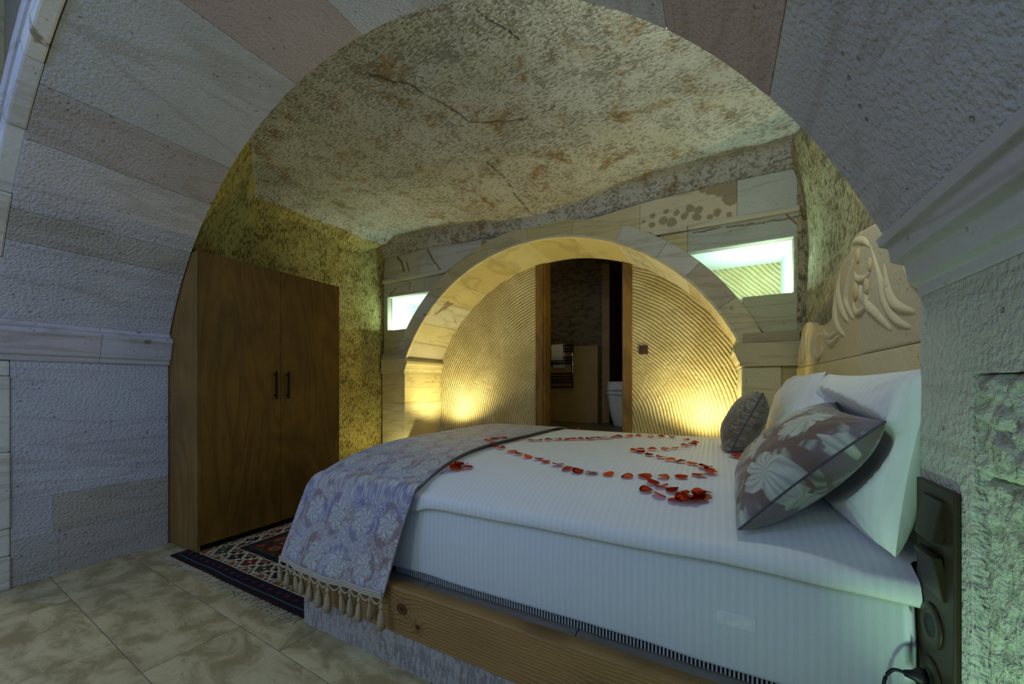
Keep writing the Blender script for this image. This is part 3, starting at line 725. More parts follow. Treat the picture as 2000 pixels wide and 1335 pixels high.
sv = from_bm('selvedge_stitches', bm, M_CREAM, ruge, True); tag(sv, 'pale edge stitches', kind='stuff')

# ================================================================== BED PLATFORM
PX0, PXE, PY0, PT = -1.689, .40, 1.105, .305
pf = empty('bed_platform', (PX0, PY0, 0)); tag(pf, 'plastered bed platform edged with a knotty pine beam', 'platform')
def loc(P, o): return P - np.array(o.location)
bm = bmesh.new(); add_box(bm, (0.01, .04, 0), (PXE - PX0, 1.86, PT - .022)); from_bm('core', bm, M_MORTAR, pf)
# combed plaster front with a ragged upper edge overlapping the beam
n = 420; m = 40
xs = np.linspace(PX0, .40, n); tops = .146 + .022 * (fbm(xs * 7, xs * 0, 5) - .5) * 2 + .007 * np.sin(xs * 42) * (xs > -1.2)
P = np.zeros((n, m + 2, 3))
for j in range(m):
    f = j / (m - 1); z = f * tops
    P[:, j] = np.stack([xs, PY0 - .006 + .006 * (fbm(xs * 60, z * 30, 15) - .5) + .012 * f ** 10, z], -1)
P[:, m] = P[:, m - 1] + [0, .03, -.002]; P[:, m + 1] = P[:, m - 1] + [0, .05, -.08]
grid('plaster_front', loc(P, pf), M_BASE, pf)
P = np.zeros((30, 60, 3)); 
for i in range(30): P[i] = np.stack([np.full(60, PX0 - .004) + .005 * (fbm(np.full(60, i * .9), np.linspace(0, 30, 60), 6) - .5), np.linspace(PY0, PY0 + 1.8, 60), np.full(60, i / 29 * .15)], -1)
grid('plaster_end', loc(P, pf), M_BASE, pf)
# beam: end-to-end painted grain with knots
bx0, bx1 = -1.775, .402; bz0, bz1 = .135, PT + .004
nx, nz = 620, 60
U, W_ = np.meshgrid(np.linspace(bx0, bx1, nx), np.linspace(0, 1, nz), indexing='ij'); zz = bz0 + W_ * (bz1 - bz0)
gz = zz + .010 * (fbm(U * 3, zz * 10, 7) - .5) + .03 * (U + 1) * .25
dk = np.zeros_like(U); ring = np.zeros_like(U)
for kx, kz, kr in ((-1.07, .236, .030), (-.30, .185, .034), (.2, .25, .025), (-1.5, .24, .022), (-.99, .19, .016)):
    d = np.hypot((U - kx) * .75, zz - kz); g = np.exp(-(d / (kr * 1.5)) ** 2); gz = gz + np.sign(zz - kz + 1e-4) * .028 * g
    dk = np.maximum(dk, .85 * (1 - sstep(kr * .25, kr, d))); ring = np.maximum(ring, np.exp(-(d / kr / 1.6) ** 2) * (.5 + .5 * np.sin(d * 420)))
gr = .5 + .5 * np.sin(gz * 520 + 3 * fbm(U * 2.2, gz * 30, 17)); gr = gr ** 3
A_ = np.array(lin(164, 128, 74)[:3]); B_ = np.array(lin(104, 76, 38)[:3]); D_ = np.array(lin(74, 42, 18)[:3])
C = A_ * (1 - .55 * gr[..., None]) + B_ * .55 * gr[..., None]
fx = np.clip(.55 * ring + dk, 0, 1)[..., None]; C = C * (1 - fx) + D_ * fx
C *= (.8 + .35 * fbm(U * 4, zz * 25, 27))[..., None]
P = np.zeros((nx, nz + 4, 3)); C2 = np.zeros((nx, nz + 4, 3))
P[:, 2:-2] = np.stack([U, np.full_like(U, PY0 - .014) + .0015 * gr, zz], -1); C2[:, 2:-2] = C
xs = np.linspace(bx0, bx1, nx)
P[:, -2] = np.stack([xs, np.full(nx, PY0 - .008), np.full(nx, bz1 + .005)], -1); P[:, -1] = np.stack([xs, np.full(nx, PY0 + .038), np.full(nx, bz1 + .005)], -1)
P[:, 1] = np.stack([xs, np.full(nx, PY0 - .008), np.full(nx, bz0 - .003)], -1); P[:, 0] = np.stack([xs, np.full(nx, PY0 + .038), np.full(nx, bz0 - .003)], -1)
C2[:, :2] = C[:, :1]; C2[:, -2:] = C[:, -1:] * .8
bmo = grid('timber_beam', loc(P, pf), M_BEAM, pf, colors=C2)
bm = bmesh.new(); add_box(bm, (bx0 - PX0, -.008, bz0), (bx0 - PX0 + .004, .038, bz1)); from_bm('end_cap', bm, M_FRAME, bmo)
# laminate planks on the deck
for j in range(3):
    for i in range(4):
        x0 = -1.705 + i * .62 + (.07 if j == 0 else -.25 if j == 1 else .15); x1 = x0 + .617
        x0 = max(x0, -1.70); x1 = min(x1, .4)
        if x1 - x0 < .05: continue
        bm = bmesh.new(); add_box(bm, (x0 - PX0, .040 + j * .2, PT - .021), (x1 - PX0, .04 + j * .2 + .198, PT - .0005)); from_bm('plank', bm, M_DECK, pf, bevel=.0012, seg=1)

# ================================================================== MATTRESS
MX0, MX1, MY0, MY1 = -1.70, .394, 1.18, 2.90
ma = empty('mattress', (MX0, MY0, PT)); tag(ma, 'deep mattress in a white striped fitted cover on the platform', 'mattress')
bm = bmesh.new(); add_box(bm, (0, 0, .03), (MX1 - MX0, MY1 - MY0, .315))
bmesh.ops.subdivide_edges(bm, edges=[e for e in bm.edges if abs(e.verts[0].co.x - e.verts[1].co.x) > 1], cuts=160)
bmesh.ops.subdivide_edges(bm, edges=[e for e in bm.edges if abs(e.verts[0].co.z - e.verts[1].co.z) > .25], cuts=16)
for v in bm.verts:
    z = v.co.z
    if v.co.y < .01:
        v.co.y += -.010 * math.sin(math.pi * min(max((z - .03) / .285, 0), 1)) + float(.008 * (fbm(v.co.x * 4, z * 5, 33) - .5))
        if z < .035: v.co.z = z - .004 + .008 * float(vnoise(v.co.x * 6, 0, 3))
ms = from_bm('fitted_cover', bm, M_FITTED, ma, True, bevel=.018, seg=3, ang=50)
bm = bmesh.new()
for i in range(300):
    x = .50 + i * .0105
    if x > 2.07: break
    add_box(bm, (x, .010, .005), (x + .005, .016, .029))
zp = from_bm('zipper_teeth', bm, plain('grey_zipper_teeth', lin(176, 178, 172), .5), ma); tag(zp, 'fine pale zipper teeth', kind='stuff')
bm = bmesh.new(); add_box(bm, (.4, .0165, .003), (2.085, .03, .034)); from_bm('zipper_tape', bm, M_BLACK, ma)
bm = bmesh.new(); add_box(bm, (.03, .05, 0), (2.07, MY1 - MY0 - .05, .032)); from_bm('under_cover', bm, M_BLACK, ma)
bm = bmesh.new(); add_box(bm, (-.045, -.003, -.018), (.045, .0, .018)); lb = from_bm('label_patch', bm, plain('white_label', lin(232, 234, 228), .6), ma, bevel=.001)
lb.location = (1.745, -.0085, .17); lb.rotation_euler = (0, R(0), 0)

# ================================================================== BED SHEET
def zt(Y):
    Y = np.asarray(Y, float); u = np.abs(2.04 - Y) / .86
    return np.where(Y < 2.04, .775 - .1 * np.minimum(u, 1.05) ** 4, .775 - .045 * np.minimum(u, 1.05) ** 8)
def top_z(X, Y):
    foot = np.clip((-1.60 - np.asarray(X)) / .12, 0, 1.2)
    return zt(Y) - .032 * foot ** 2.2 + .004 * (fbm(np.asarray(X) * 2.5, np.asarray(Y) * 2.5, 44) - .5)
nxs = 260
xs = np.linspace(MX0 - .012, .3945, nxs)
ys = np.concatenate([np.linspace(1.166, 1.40, 40), np.linspace(1.41, 2.8, 90), np.linspace(2.81, 2.912, 16)])
X, Y = np.meshgrid(xs, ys, indexing='ij'); X = X + .078 * sstep(.2, .3945, X) * sstep(1.21, 1.26, Y)
Z = top_z(X, Y) + .006 * (fbm(X * 3.2, Y * 7, 45, 3) - .5) * sstep(1.75, 1.25, Y) * 1.6
under = sstep(-1.0, -1.06, X); Z = Z - .012 * under
roll = np.zeros((nxs, 5, 3)); ur = under[:, 0]
sag = .012 * (fbm(xs * 2.2, xs * 0, 46) - .5) * 2 - .03 * sstep(-.9, -1.25, xs)
z0 = Z[:, 0]
for k, (dy, dz) in enumerate(((.004, -.050), (.001, -.056), (-.006, -.046), (-.006, -.03), (-.001, -.012))):
    roll[:, k] = np.stack([xs, np.full(nxs, 1.160 + dy) + .005 * ur, z0 + dz + sag * (1 - k / 6) + .0], -1)
far = np.zeros((nxs, 3, 3))
for k, (dy, dz) in enumerate(((.012, -.03), (.014, -.12), (.0, -.16))): far[:, k] = np.stack([xs, np.full(nxs, 2.912 + dy), Z[:, -1] + dz], -1)
P = np.concatenate([roll, np.stack([X, Y, Z], -1), far], 1)
ft = P[:1].copy(); ft[:, :, 0] -= .012; ft[:, :, 2] -= .05; ft2 = P[:1].copy(); ft2[:, :, 0] -= .012; ft2[:, :, 2] -= .14
P = np.concatenate([ft2, ft, P], 0)
sh = grid('bed_sheet', P, M_SHEET); tag(sh, 'smooth white striped top sheet tucked over the mattress', 'sheet')

# ================================================================== BED RUNNER
def damask(u, v, s=1.0):
    # u, v in metres -> colour array
    u = u / s; v = v / s
    wx = u + .05 * (fbm(u * 9, v * 9, 3, 4) - .5); wy = v + .05 * (fbm(u * 9 + 9, v * 9, 4, 4) - .5)
    cw, chh = .21, .26; row = np.floor(wy / chh); fu = (wx + (row % 2) * cw / 2) % cw - cw / 2; fv = wy % chh - chh / 2
    r = np.hypot(fu, fv * .82); th = np.arctan2(fv * .82, fu)
    flower = r < .062 * (1 + .20 * np.cos(7 * th)); petal = np.sin(r * 260 + 2.2 * np.cos(7 * th)) * .5 + .5
    halo = (r > .072 * (1 + .15 * np.cos(5 * th))) & (r < .098 * (1 + .12 * np.cos(3 * th))) & (fbm(u * 16, v * 16, 19, 3) > .47)
    sw = np.sin(90 * wx + 5 * np.sin(60 * wy) + 6 * fbm(u * 22, v * 22, 8, 2)) * np.sin(80 * wy + 4 * np.sin(70 * wx))
    scroll = np.exp(-(sw / .16) ** 2)
    bgc = np.array(lin(134, 112, 108)[:3]); bg2 = np.array(lin(122, 116, 146)[:3]); sil = np.array(lin(172, 172, 168)[:3]); wh = np.array(lin(216, 216, 210)[:3]); dk = np.array(lin(104, 100, 104)[:3])
    tn = sstep(.42, .62, fbm(u * 7, v * 7, 12, 3))[..., None]
    c = bgc * (1 - tn) + bg2 * tn
    m = sstep(.36, .56, fbm(u * 11 + 3, v * 11, 15, 3))
    base = (np.where(halo, .12, .62) * (.35 + .65 * m))[..., None]; c = c * (1 - base) + sil * base
    k = (scroll * np.where(halo, .15, .75))[..., None]; c = c * (1 - k) + wh * k
    fl_ = flower[..., None]; fc = sil * (1 - petal[..., None] ** 2) + wh * petal[..., None] ** 2
    line = sstep(.75, .95, np.abs(np.sin(7 * th * .5 + r * 60)))[..., None]; fc = fc * (1 - .55 * line) + dk * .55 * line
    c = np.where(fl_, .25 * c + .75 * fc, c)
    return c
path = [(2.93, .60), (2.926, .70)]
for y in np.linspace(2.91, 1.20, 260): path.append((y, None))
path += [(1.182, .696), (1.163, .690), (1.147, .678), (1.136, .658), (1.131, .63)]
for t in np.linspace(0, 1, 110)[1:]: path.append((1.130 - .068 * t ** .8, .63 - .352 * t))
npth = len(path); nxr = 240
xs = np.linspace(0, 1, nxr); P = np.zeros((nxr, npth, 3))
RL, RRt = -1.735, -1.055
arc = 0; prev = None; arcs = []
for j, (y, z) in enumerate(path):
    zz = .775 if z is None else z
    if prev: arc += math.hypot(y - prev[0], zz - prev[1])
    prev = (y, zz); arcs.append(arc)
for j, (y, z) in enumerate(path):
    f = 0 if z is None or y > 2 else max(0, (.66 - z) / .385)
    x = RL + (RRt - RL) * xs - .085 * f + (.014 * np.sin(3.0 * y) if z is None else .0)
    base = top_z(np.clip(x, MX0 - .012, 9), np.full(nxr, y)) + .011
    zz = base if z is None else np.full(nxr, z)
    if z is not None and y < 2: zz = zz - max(0, 1 - f * 1.2) * np.clip((-1.60 - np.maximum(x, MX0 - .012)) / .12, 0, 1.2) ** 2.2 * .032
    over = np.clip(-1.705 - x, 0, None) * max(0, 1 - f * 1.2)
    zz = zz - over * .9
    fold = f * (.006 * np.sin(xs * 9 + 1) + .004 * np.sin(xs * 21)) 
    P[:, j] = np.stack([x, y + fold - (.0 if f == 0 else .0), zz - .012 * f * np.sin(xs * math.pi)], -1)
U = np.broadcast_to((xs * (RRt - RL))[:, None], (nxr, npth)); V = np.broadcast_to(np.array(arcs)[None], (nxr, npth))
ru = empty('bed_runner', (RRt, 1.09, .27)); tag(ru, 'silver and mauve damask bed runner with tasselled end across the bed foot', 'bed runner')
cl = grid('cloth', loc(P, ru), M_DAMASK, ru, colors=damask(U, V, .72)); cl.modifiers.new('s', 'SOLIDIFY').thickness = .004
# hemmed border along the inner edge
bm = bmesh.new(); add_tube(bm, [Vector(loc(P[-1, j], ru)) + Vector((0, 0, .002)) for j in range(4, npth)], .0035, 6); from_bm('edge_hem', bm, plain('grey_mauve_binding', lin(120, 114, 112), .7), ru, True)
# trim band, scallops and tassels along the lower edge
edge = [Vector(loc(P[i, -1], ru)) for i in range(nxr)]
bm = bmesh.new()
for off, rr in ((.0, .0045), (-.009, .004), (.009, .004)):
    add_tube(bm, [p + Vector((0, -.006, off + .006)) for p in edge[::3]], rr, 6)
from_bm('braid', bm, M_CREAM, ru, True)
NT_ = 11
for k in range(NT_):
    a = edge[int(k / NT_ * (nxr - 1))]; b_ = edge[int((k + 1) / NT_ * (nxr - 1))]
    pts = [a.lerp(b_, t) + Vector((0, -.008, -.028 * math.sin(math.pi * t) ** .7)) for t in np.linspace(0, 1, 11)]
    bm = bmesh.new(); add_tube(bm, pts, .0028, 6, Vector((0, 1, 0))); from_bm('scallop', bm, M_CREAM, ru, True)
tmesh = None
for k in range(NT_ + 1):
    p = edge[min(int(k / NT_ * (nxr - 1)), nxr - 1)] + Vector((0, -.009, 0))
    if tmesh is None:
        bm = bmesh.new(); n_ = 12
        prof = [(.002, 0), (.002, -.018), (.007, -.022), (.010, -.031), (.007, -.040), (.005, -.043), (.0075, -.047), (.012, -.06), (.0155, -.085), (.017, -.118), (.012, -.119)]
        vs_ = add_lathe(bm, prof[::-1], n_)
        for i, v in enumerate(vs_):
            if v.co.z < -.05 and i % 2: v.co.x *= .78; v.co.y *= .78
        o = from_bm('tassel', bm, M_TASSEL, ru, True); tmesh = o.data
    else:
        o = bpy.data.objects.new('tassel', tmesh); COL.objects.link(o); o.parent = ru
    o.location = p; o.rotation_euler = (random.gauss(0, .04), random.gauss(0, .09), random.random() * 6); s_ = random.uniform(.86, 1.05); o.scale = (s_, s_, s_)

# ================================================================== PILLOWS AND CUSHIONS
def pillow(name, Wd, Hd, T, mat, label, cat, M, group=None, ear=.10, colorf=None, seed=0, n=64, wrinkle=.006, piping=None, flop=0., press=None):
    g = np.linspace(-1, 1, n); U, V = np.meshgrid(g, g, indexing='ij')
    pin = 1 - ear * (1 - U ** 2) ; piv = 1 - ear * (1 - V ** 2)
    x = U * Wd / 2 * piv; y = V * Hd / 2 * pin
    prof = (np.clip(1 - np.abs(U) ** 2.3, 0, 1) * np.clip(1 - np.abs(V) ** 2.3, 0, 1)) ** .44
    wr = wrinkle * (fbm(U * 2.6 + seed, V * 2.6, seed + 1, 4) - .5) * 2 * prof
    rad = np.hypot(np.abs(U) - 1, np.abs(V) - 1); wr = wr + wrinkle * .9 * np.sin(np.arctan2(1 - np.abs(V), 1 - np.abs(U)) * 14) * np.exp(-rad * 3.4) * prof
    zt_ = T / 2 * prof + wr; zb_ = -T / 2 * prof + wr * .4
    bend = flop * (U ** 2)
    A = np.stack([x, y, zt_ + bend], -1); B = np.stack([x, y, zb_ + bend], -1)[::-1]
    Mn = np.array(M); Ri = Mn[:3, :3]
    def settle(Q):
        Wp = Q @ Ri.T + Mn[:3, 3]
        if press is not None:
            Pm, Pw, Ph, Pt = press; Pn = np.array(Pm); L = (Wp - Pn[:3, 3]) @ Pn[:3, :3]
            a_ = np.clip(np.abs(L[..., 0]) / (Pw / 2), 0, 1); b_ = np.clip(np.abs(L[..., 1]) / (Ph / 2), 0, 1)
            zb2 = -Pt / 2 * ((1 - a_ ** 2.3) * (1 - b_ ** 2.3)) ** .44 - .012
            zb2 = zb2 + .9 * np.clip(a_ - .97, 0, 1) ; hit = (a_ < 1) & (b_ < 1) & (L[..., 2] > zb2)
            L[..., 2] = np.where(hit, zb2, L[..., 2]); Wp = L @ Pn[:3, :3].T + Pn[:3, 3]
        fl_z = top_z(Wp[..., 0], np.maximum(Wp[..., 1], 1.166)) + .013
        Wp[..., 2] = np.where(Wp[..., 1] > 1.10, np.maximum(Wp[..., 2], fl_z), Wp[..., 2])
        return (Wp - Mn[:3, 3]) @ Ri
    A = settle(A); B = settle(B)
    root = empty(name); root.matrix_world = M; tag(root, label, cat, group)
    me_ = []
    for k, Q in enumerate((A, B)):
        col = None
        if colorf is not None:
            col = colorf(U * Wd / 2 + .3 + k * .13, V * Hd / 2 + .3)
            if k: col = col[::-1]
        me_.append((Q, col))
    # join both faces into one closed cover
    Pj = np.concatenate([me_[0][0].reshape(-1, 3), me_[1][0].reshape(-1, 3)]); idx = np.arange(n * n).reshape(n, n)
    q = np.stack([idx[:-1, :-1], idx[1:, :-1], idx[1:, 1:], idx[:-1, 1:]], -1).reshape(-1, 4); q = np.concatenate([q, q + n * n])
    me = bpy.data.meshes.new('cover'); me.from_pydata(Pj.tolist(), [], q.tolist())
    if colorf is not None: set_attrs(me, np.concatenate([me_[0][1].reshape(-1, 3), me_[1][1].reshape(-1, 3)]))
    finish(me, 'cover', mat, root, True)
    if piping is not None:
        bm = bmesh.new(); ed = list(A[:, 0]) + list(A[-1, 1:]) + list(A[::-1, -1][1:]) + list(A[0, ::-1][1:-1])
        add_tube(bm, [Vector(p_) + Vector(Ri.T @ np.array([0, 0, .001])) for p_ in ed[::2] + [ed[0]]], .0026, 6, Vector((0, 0, 1))); from_bm('seam_piping', bm, piping, root, True)
    return root
def frame(c, xa, ya, sx=1):
    xa = Vector(xa).normalized(); ya = Vector(ya); ya = (ya - xa * ya.dot(xa)).normalized(); za = xa.cross(ya)
    return Matrix(((xa.x, ya.x, za.x, c[0]), (xa.y, ya.y, za.y, c[1]), (xa.z, ya.z, za.z, c[2]), (0, 0, 0, 1)))
def big_damask(u, v):
    wx = u + .085 * (fbm(u * 9, v * 9, 23, 4) - .5); wy = v + .085 * (fbm(u * 9 + 5, v * 9, 24, 4) - .5)
    cw = .165; row = np.floor(wy / cw); fu = (wx + (row % 2) * cw / 2) % cw - cw / 2; fv = wy % cw - cw / 2
    r_ = np.hypot(fu, fv); th = np.arctan2(fv, fu)
    lobe = .056 * (1 + .16 * np.cos(5 * th + row) + .10 * np.cos(11 * th + 1) + .06 * np.cos(19 * th)); leaf = sstep(1.06, .97, r_ / lobe)
    vein = .5 + .5 * np.sin(13 * th + 55 * r_); leafc = np.array(lin(188, 190, 172)[:3]) * (.62 + .38 * vein[..., None] ** .6)
    arm = np.sin(34 * wx + 3 * np.sin(26 * wy)) * np.sin(31 * wy + 3 * np.sin(24 * wx)); am = sstep(.12, .26, arm) * (1 - leaf)
    armc = np.array(lin(158, 156, 140)[:3]) * (.7 + .3 * np.sin(240 * wx + 160 * wy)[..., None])
    tn = sstep(.4, .62, fbm(u * 7, v * 7, 12, 3))[..., None]
    c = np.array(lin(112, 90, 76)[:3]) * (1 - tn) + np.array(lin(124, 110, 112)[:3]) * tn
    c = c * (1 - am[..., None]) + armc * am[..., None]
    return c * (1 - leaf[..., None]) + leafc * leaf[..., None]
M_PIPE = plain('grey_seam_cord', lin(84, 80, 86), .7)
BIGM = frame((.205, 1.43, .875), (-.04, -1, -.05), (.683, 0, .73))
pillow('pillow', .62, .44, .19, M_PILLOW, 'white striped pillow leaning on the headboard behind the big damask cushion', 'pillow', frame((.362, 1.49, .925), (.10, -1, 0), (.16, 0, 1)), 'white pillows against the headboard', .06, seed=3, wrinkle=.010, press=(BIGM, .51, .43, .24))
pillow('pillow', .66, .44, .20, M_PILLOW, 'white striped pillow leaning on the headboard behind the small dark cushion', 'pillow', frame((.355, 2.43, .95), (0, -1, 0), (.30, 0, 1)), 'white pillows against the headboard', .07, seed=8, wrinkle=.012)
pillow('cushion', .50, .42, .20, M_DAMASK, 'large mauve and silver damask cushion with grey seam', 'cushion', BIGM, None, .11, big_damask, 5, 260, .007, M_PIPE)
def dark_damask(u, v): return damask(u, v, 1.0) * .42 * np.array([1.05, .95, .68])
pillow('cushion', .36, .33, .17, M_DAMASK, 'small dark olive damask cushion beside the far white pillow', 'cushion', frame((.12, 2.25, .915), (-.02, -1, 0), (.42, 0, .9)), None, .08, dark_damask, 6, 100, .006, M_PIPE)

# ================================================================== ROSE PETALS
pm = []
for k in range(5):
    bm = bmesh.new(); n_ = 12; rr = random.Random(k)
    curl = rr.uniform(.15, .5); c0 = bm.verts.new((0, 0, .0012)); r1 = []; r2 = []
    for i in range(n_):
        a = 2 * math.pi * i / n_; e_ = 1 - .16 * math.cos(a) + rr.uniform(-.06, .06)
        zc = curl * .013 * max(0, math.cos(a * 2 + k)) 
        r1.append(bm.verts.new((.5 * .024 * e_ * math.cos(a), .5 * .021 * e_ * math.sin(a), .0014 + zc * .2)))
        r2.append(bm.verts.new((.024 * e_ * math.cos(a), .021 * e_ * math.sin(a), .0018 + zc + (.012 * curl if i in (2, 3, 4) and k > 2 else 0))))
    for i in range(n_):
        j = (i + 1) % n_; bm.faces.new((c0, r1[i], r1[j])); bm.faces.new((r1[i], r2[i], r2[j], r1[j]))
    me = bpy.data.meshes.new('rose_petal'); bmesh.ops.solidify(bm, geom=list(bm.faces), thickness=.0009); bmesh.ops.recalc_face_normals(bm, faces=bm.faces); bm.to_mesh(me); bm.free(); me.materials.append(M_PETAL)
    me.polygons.foreach_set('use_smooth', [True] * len(me.polygons)); pm.append(me)
HEART = [(-1.02, 2.02), (-.94, 2.0), (-.91, 2.03), (-.87, 2.06), (-.82, 2.1), (-.78, 2.13), (-.74, 2.15), (-.71, 2.18), (-.67, 2.21), (-.65, 2.23), (-.62, 2.28), (-.59, 2.3), (-.56, 2.34), (-.53, 2.38), (-.48, 2.44), (-.43, 2.5), (-.36, 2.48), (-.302, 2.52), (-.246, 2.53), (-.16, 2.44), (-.11, 2.34), (-.11, 2.26), (-.15, 2.2),
         (-.19, 2.09), (-.23, 2.04), (-.28, 2.0), (-.33, 1.96), (-.35, 1.92), (-.32, 1.89), (-.27, 1.84), (-.22, 1.8), (-.17, 1.76), (-.13, 1.74), (-.09, 1.72), (-.05, 1.69), (-.02, 1.64), (-.02, 1.6), (-.04, 1.66), (-.06, 1.55), (-.11, 1.51), (-.17, 1.49), (-.23, 1.47), (-.29, 1.45), (-.36, 1.45), (-.43, 1.45), (-.48, 1.45), (-.53, 1.46),
         (-.59, 1.5), (-.65, 1.52), (-.7, 1.55), (-.76, 1.57), (-.82, 1.6), (-.88, 1.63)]
TIP = [(-.97, 1.69), (-1.02, 1.71), (-1.07, 1.76), (-1.12, 1.81), (-1.13, 1.88), (-1.1, 1.95), (-1.11, 1.89)]
QC = [(-.2, 1.43), (-.17, 1.4), (-.21, 1.36), (-.17, 1.34), (-.13, 1.38), (-.1, 1.36), (-.12, 1.32), (-.09, 1.325), (-.06, 1.33), (-.04, 1.35), (-.04, 1.39), (-.05, 1.37), (-.08, 1.34), (-.05, 1.35)]
RC = [(.07, 1.98), (.09, 2.02), (.09, 1.95)]
TC = [(-1.03, 1.33), (-1.02, 1.36), (-.99, 1.335), (-.98, 1.375), (-.95, 1.355), (-1.0, 1.37)]
FC = [(-.92, 2.75)]
lays = []
for pts, lab, grp in ((HEART, 'red rose petal in the heart outline on the white sheet', 'petals of the heart outline'), (TIP, 'red rose petal at the heart tip beside the runner', 'petals at the heart tip'),
                      (QC, 'red rose petal in the letter shape between heart and bed edge', 'petals of the small letter shape'), (RC, 'red rose petal beside the big damask cushion', 'petals beside the cushion'),
                      (TC, 'red rose petal in the small flower by the runner', 'petals of the small flower by the runner'), (FC, 'red rose petal lying alone toward the doorway', 'petals at the far bed edge')):
    for (x, y) in pts:
        o = bpy.data.objects.new('rose_petal', random.choice(pm)); COL.objects.link(o)
        over = sum(1 for a, b_ in lays if math.hypot(a - x, b_ - y) < .042); lays.append((x, y))
        onr = .011 if x < -1.03 else 0
        z = float(top_z(x, y)) + .0075 + onr + .0028 * min(over, 3); sl = float(zt(y + .01) - zt(y - .01)) / .02
        o.location = (x, y, z); o.rotation_euler = (math.atan(sl) + random.gauss(0, .05), random.gauss(0, .05), random.random() * 6.28); s_ = random.uniform(.92, 1.15); o.scale = (s_, s_, s_)
        tag(o, lab, 'petal', grp)

# ================================================================== CARVED HEADBOARD
hb = empty('headboard', (.53, 2.2, .6)); tag(hb, 'carved pale stone headboard with shell crest and scrolls', 'headboard')
OUT = [(1.24, 1.40), (1.36, 1.50), (1.475, 1.56), (1.62, 1.63), (1.801, 1.668), (1.969, 1.69), (2.03, 1.652), (2.178, 1.625), (2.267, 1.566), (2.303, 1.463), (2.34, 1.41), (2.445, 1.405), (2.577, 1.42), (2.641, 1.408), (2.691, 1.439), (2.837, 1.476), (3.0, 1.465), (3.10, 1.38), (3.17, 1.30), (3.19, 1.215)]
HXF = .482
def hloc(p): return (p[0] - .53, p[1] - 2.2, p[2] - .6)
def hprism(name, poly, x0, x1, c, bevel=.008):
    bm = bmesh.new(); add_prism(bm, [(y - 2.2, z - .6) for y, z in poly], 0, x0 - .53, x1 - .53)
    return tint(from_bm(name, bm, M_CARVE, hb, bevel=bevel, ang=25), c)
so = [tuple(p) for p in [(v.x, v.y) for v in smooth_path([(a, b_, 0) for a, b_ in OUT], 5)]]
split = 1.90
hprism('crest_slab', [p for p in so if p[0] > split + .0] + [(3.19, 1.217), (split, 1.217), (split, 1.685)], HXF, .508, (188, 172, 132))
hprism('crest_slab', [p for p in so if p[0] < split] + [(split - .002, 1.685), (split - .002, 1.217), (1.24, 1.217)], HXF, .508, (184, 172, 140))
hprism('lower_slab', [(1.24, .5), (3.2, .5), (3.2, 1.214), (2.24, 1.214), (2.24, .5)][:4] + [], HXF - .002, .56, (200, 184, 138)) if False else None
for y0, y1, c in ((1.24, 1.88), (1.882, 2.50), (2.502, 3.20)) and ((1.24, 1.88, (196, 184, 146)), (1.882, 2.50, (200, 184, 136)), (2.502, 3.20, (204, 186, 130))):
    hprism('lower_slab', [(y0, .5), (y1, .5), (y1, 1.214), (y0, 1.214)], HXF - .004, .508, c, .003)
CARV = {'plume_ridge': [[(1.801, 1.60), (1.698, 1.448), (1.652, 1.365), (1.567, 1.295), (1.475, 1.262)], [(1.675, 1.50), (1.63, 1.396), (1.567, 1.341), (1.45, 1.30)], [(1.858, 1.486), (1.829, 1.399), (1.735, 1.343), (1.608, 1.271)],
                        [(1.986, 1.605), (2.058, 1.523), (2.077, 1.446), (1.986, 1.363)], [(2.178, 1.60), (2.199, 1.52), (2.13, 1.42), (2.05, 1.36)], [(2.23, 1.54), (2.255, 1.45), (2.20, 1.36), (2.10, 1.31)], [(1.56, 1.56), (1.50, 1.44), (1.42, 1.37), (1.33, 1.34)]],
        'shell_lip': [[(2.003, 1.442), (1.952, 1.385), (1.858, 1.384), (1.801, 1.423)], [(1.986, 1.556), (1.936, 1.513), (1.843, 1.493), (1.787, 1.518)], [(2.0, 1.66), (1.952, 1.665), (1.858, 1.634), (1.801, 1.591)], [(1.904, 1.487), (1.90, 1.45), (1.896, 1.412)]],
        'scroll': [[(2.459, 1.351), (2.58, 1.372), (2.65, 1.33), (2.64, 1.27), (2.56, 1.252), (2.50, 1.28), (2.53, 1.31)], [(2.445, 1.349), (2.315, 1.301), (2.167, 1.326)], [(2.48, 1.385), (2.365, 1.335), (2.199, 1.345)], [(2.66, 1.41), (2.73, 1.34), (2.75, 1.255)], [(2.80, 1.455), (2.86, 1.40), (2.88, 1.25)], [(3.02, 1.42), (2.98, 1.36), (3.0, 1.25)]]}
for nm, L in CARV.items():
    for pts in L:
        pth = smooth_path([hloc((HXF + .007, y, z)) for y, z in pts], 6); k = len(pth)
        rad = [(.020 if nm != 'shell_lip' else .017) * (.35 + .65 * math.sin(math.pi * (i + .6) / (k + .2))) for i in range(k)]
        bm = bmesh.new(); add_tube(bm, pth, rad, 10, Vector((1, 0, 0)), 1.0); tint(from_bm(nm, bm, M_CARVE, hb, True), (190, 176, 140))
for y, z, r_ in ((1.955, 1.47, .026), (1.835, 1.46, .022), (1.80, 1.53, .018), (1.93, 1.60, .02)):
    bm = bmesh.new(); bmesh.ops.create_uvsphere(bm, u_segments=14, v_segments=8, radius=r_)
    bmesh.ops.scale(bm, vec=(.45, 1, 1.5), verts=bm.verts); bmesh.ops.translate(bm, vec=hloc((HXF, y, z)), verts=bm.verts); tint(from_bm('shell_boss', bm, M_CARVE, hb, True), (186, 166, 120))

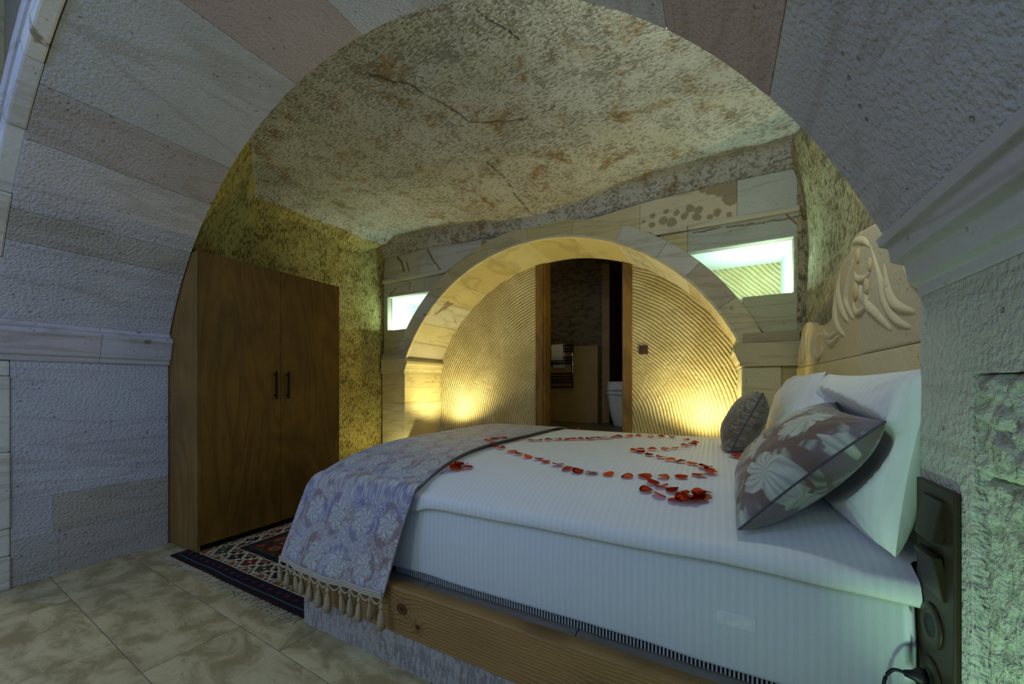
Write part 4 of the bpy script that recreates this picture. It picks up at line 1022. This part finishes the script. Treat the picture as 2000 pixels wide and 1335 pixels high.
# ================================================================== SWITCH PANEL ON THE PIER
sp = empty('switch_panel', (XRp - .001, 1.11, .67)); tag(sp, 'vertical dark brown switch and socket panel on the stone pier', 'switch panel')
pw, ph = .078, .275
bm = bmesh.new(); add_box(bm, (-.010, -pw, -ph), (.0, pw, .225)); from_bm('frame_plate', bm, M_BROWNPL, sp, bevel=.003)
def rocker(z, tilt):
    bm = bmesh.new(); add_box(bm, (-.012, -.040, -.043), (.004, .040, .043), Matrix.Translation((-.010, -.006, z)) @ Matrix.Rotation(tilt, 4, 'Y')); from_bm('rocker', bm, M_BROWNPL2, sp, bevel=.002)
rocker(.155, R(9)); rocker(.045, R(-11))
def socket(z):
    bm = bmesh.new(); n_ = 24; Mx = Matrix.Translation((-.010, .005, z)) @ Matrix.Rotation(R(-90), 4, 'Y')
    add_lathe(bm, [(.045, 0), (.044, .004), (.024, .004), (.022, .0015)], n_, Mx); from_bm('socket_rim', bm, M_BROWNPL, sp, True)
    bm = bmesh.new(); add_lathe(bm, [(.0225, .0005), (.0225, .0025)], n_, Mx); from_bm('socket_well', bm, M_BLACK, sp)
socket(-.07); socket(-.185)
cb = empty('power_cable', (XRp - .02, 1.115, .485)); tag(cb, 'black cable plugged into the lowest socket of the pier panel', 'cable')
bm = bmesh.new(); add_lathe(bm, [(.017, .0), (.017, .012), (.010, .02), (.006, .034)], 14, Matrix.Rotation(R(-90), 4, 'Y')); from_bm('plug', bm, M_BLACK, cb, True)
bm = bmesh.new(); add_tube(bm, smooth_path([(-.03, 0, 0), (-.05, .008, -.005), (-.060, .022, -.05), (-.054, .026, -.15), (-.05, .022, -.165)], 6), .0035, 8); from_bm('cord', bm, M_BLACK, cb, True)

# added sconce, out of view behind the arch, housing the room fill lamp
sc_ = empty('added_sconce', (.05, 1.205, 2.14)); tag(sc_, 'added half-round sconce, out of view behind the arch, for the room fill lamp', 'lamp')
bm = bmesh.new(); add_box(bm, (-.05, 0, -.06), (.05, .012, .06)); from_bm('back_plate', bm, M_DARKMETAL, sc_, bevel=.003)
bm = bmesh.new(); add_lathe(bm, [(.02, -.05), (.05, -.02), (.055, .0), (.050, .0), (.045, -.015)], 20, Matrix.Translation((0, .07, 0))); from_bm('bowl_shade', bm, M_CERAM, sc_, True)

# green floor uplight in the outer room that washes the rough pier face
fu = empty('floor_uplight', (-.03, .52, 0)); tag(fu, 'round floor uplight with green lens beside the rough pier', 'lamp')
bm = bmesh.new(); add_lathe(bm, [(.05, 0), (.05, .012), (.04, .014), (.036, .010)], 20); from_bm('housing', bm, M_CHROME, fu, True)
bm = bmesh.new(); add_lathe(bm, [(.036, .009), (.036, .0115)], 20); from_bm('lens', bm, emit('green_lamp_lens', (.5, 1., .62), 3), fu)
lamp('floor_uplight_glow', 'SPOT', (-.03, .52, .06), (.50, 1., .62), 26, .04, tuple(Vector((.46, .24, .42)).to_track_quat('-Z', 'Y').to_euler()), spot_size=R(66), spot_blend=.7)
# yellow wall washer of the outer room at the arch foot
lamp('outer_yellow_glow', 'POINT', (-3.9, .2, 1.9), (1., .9, .3), 9, .06)
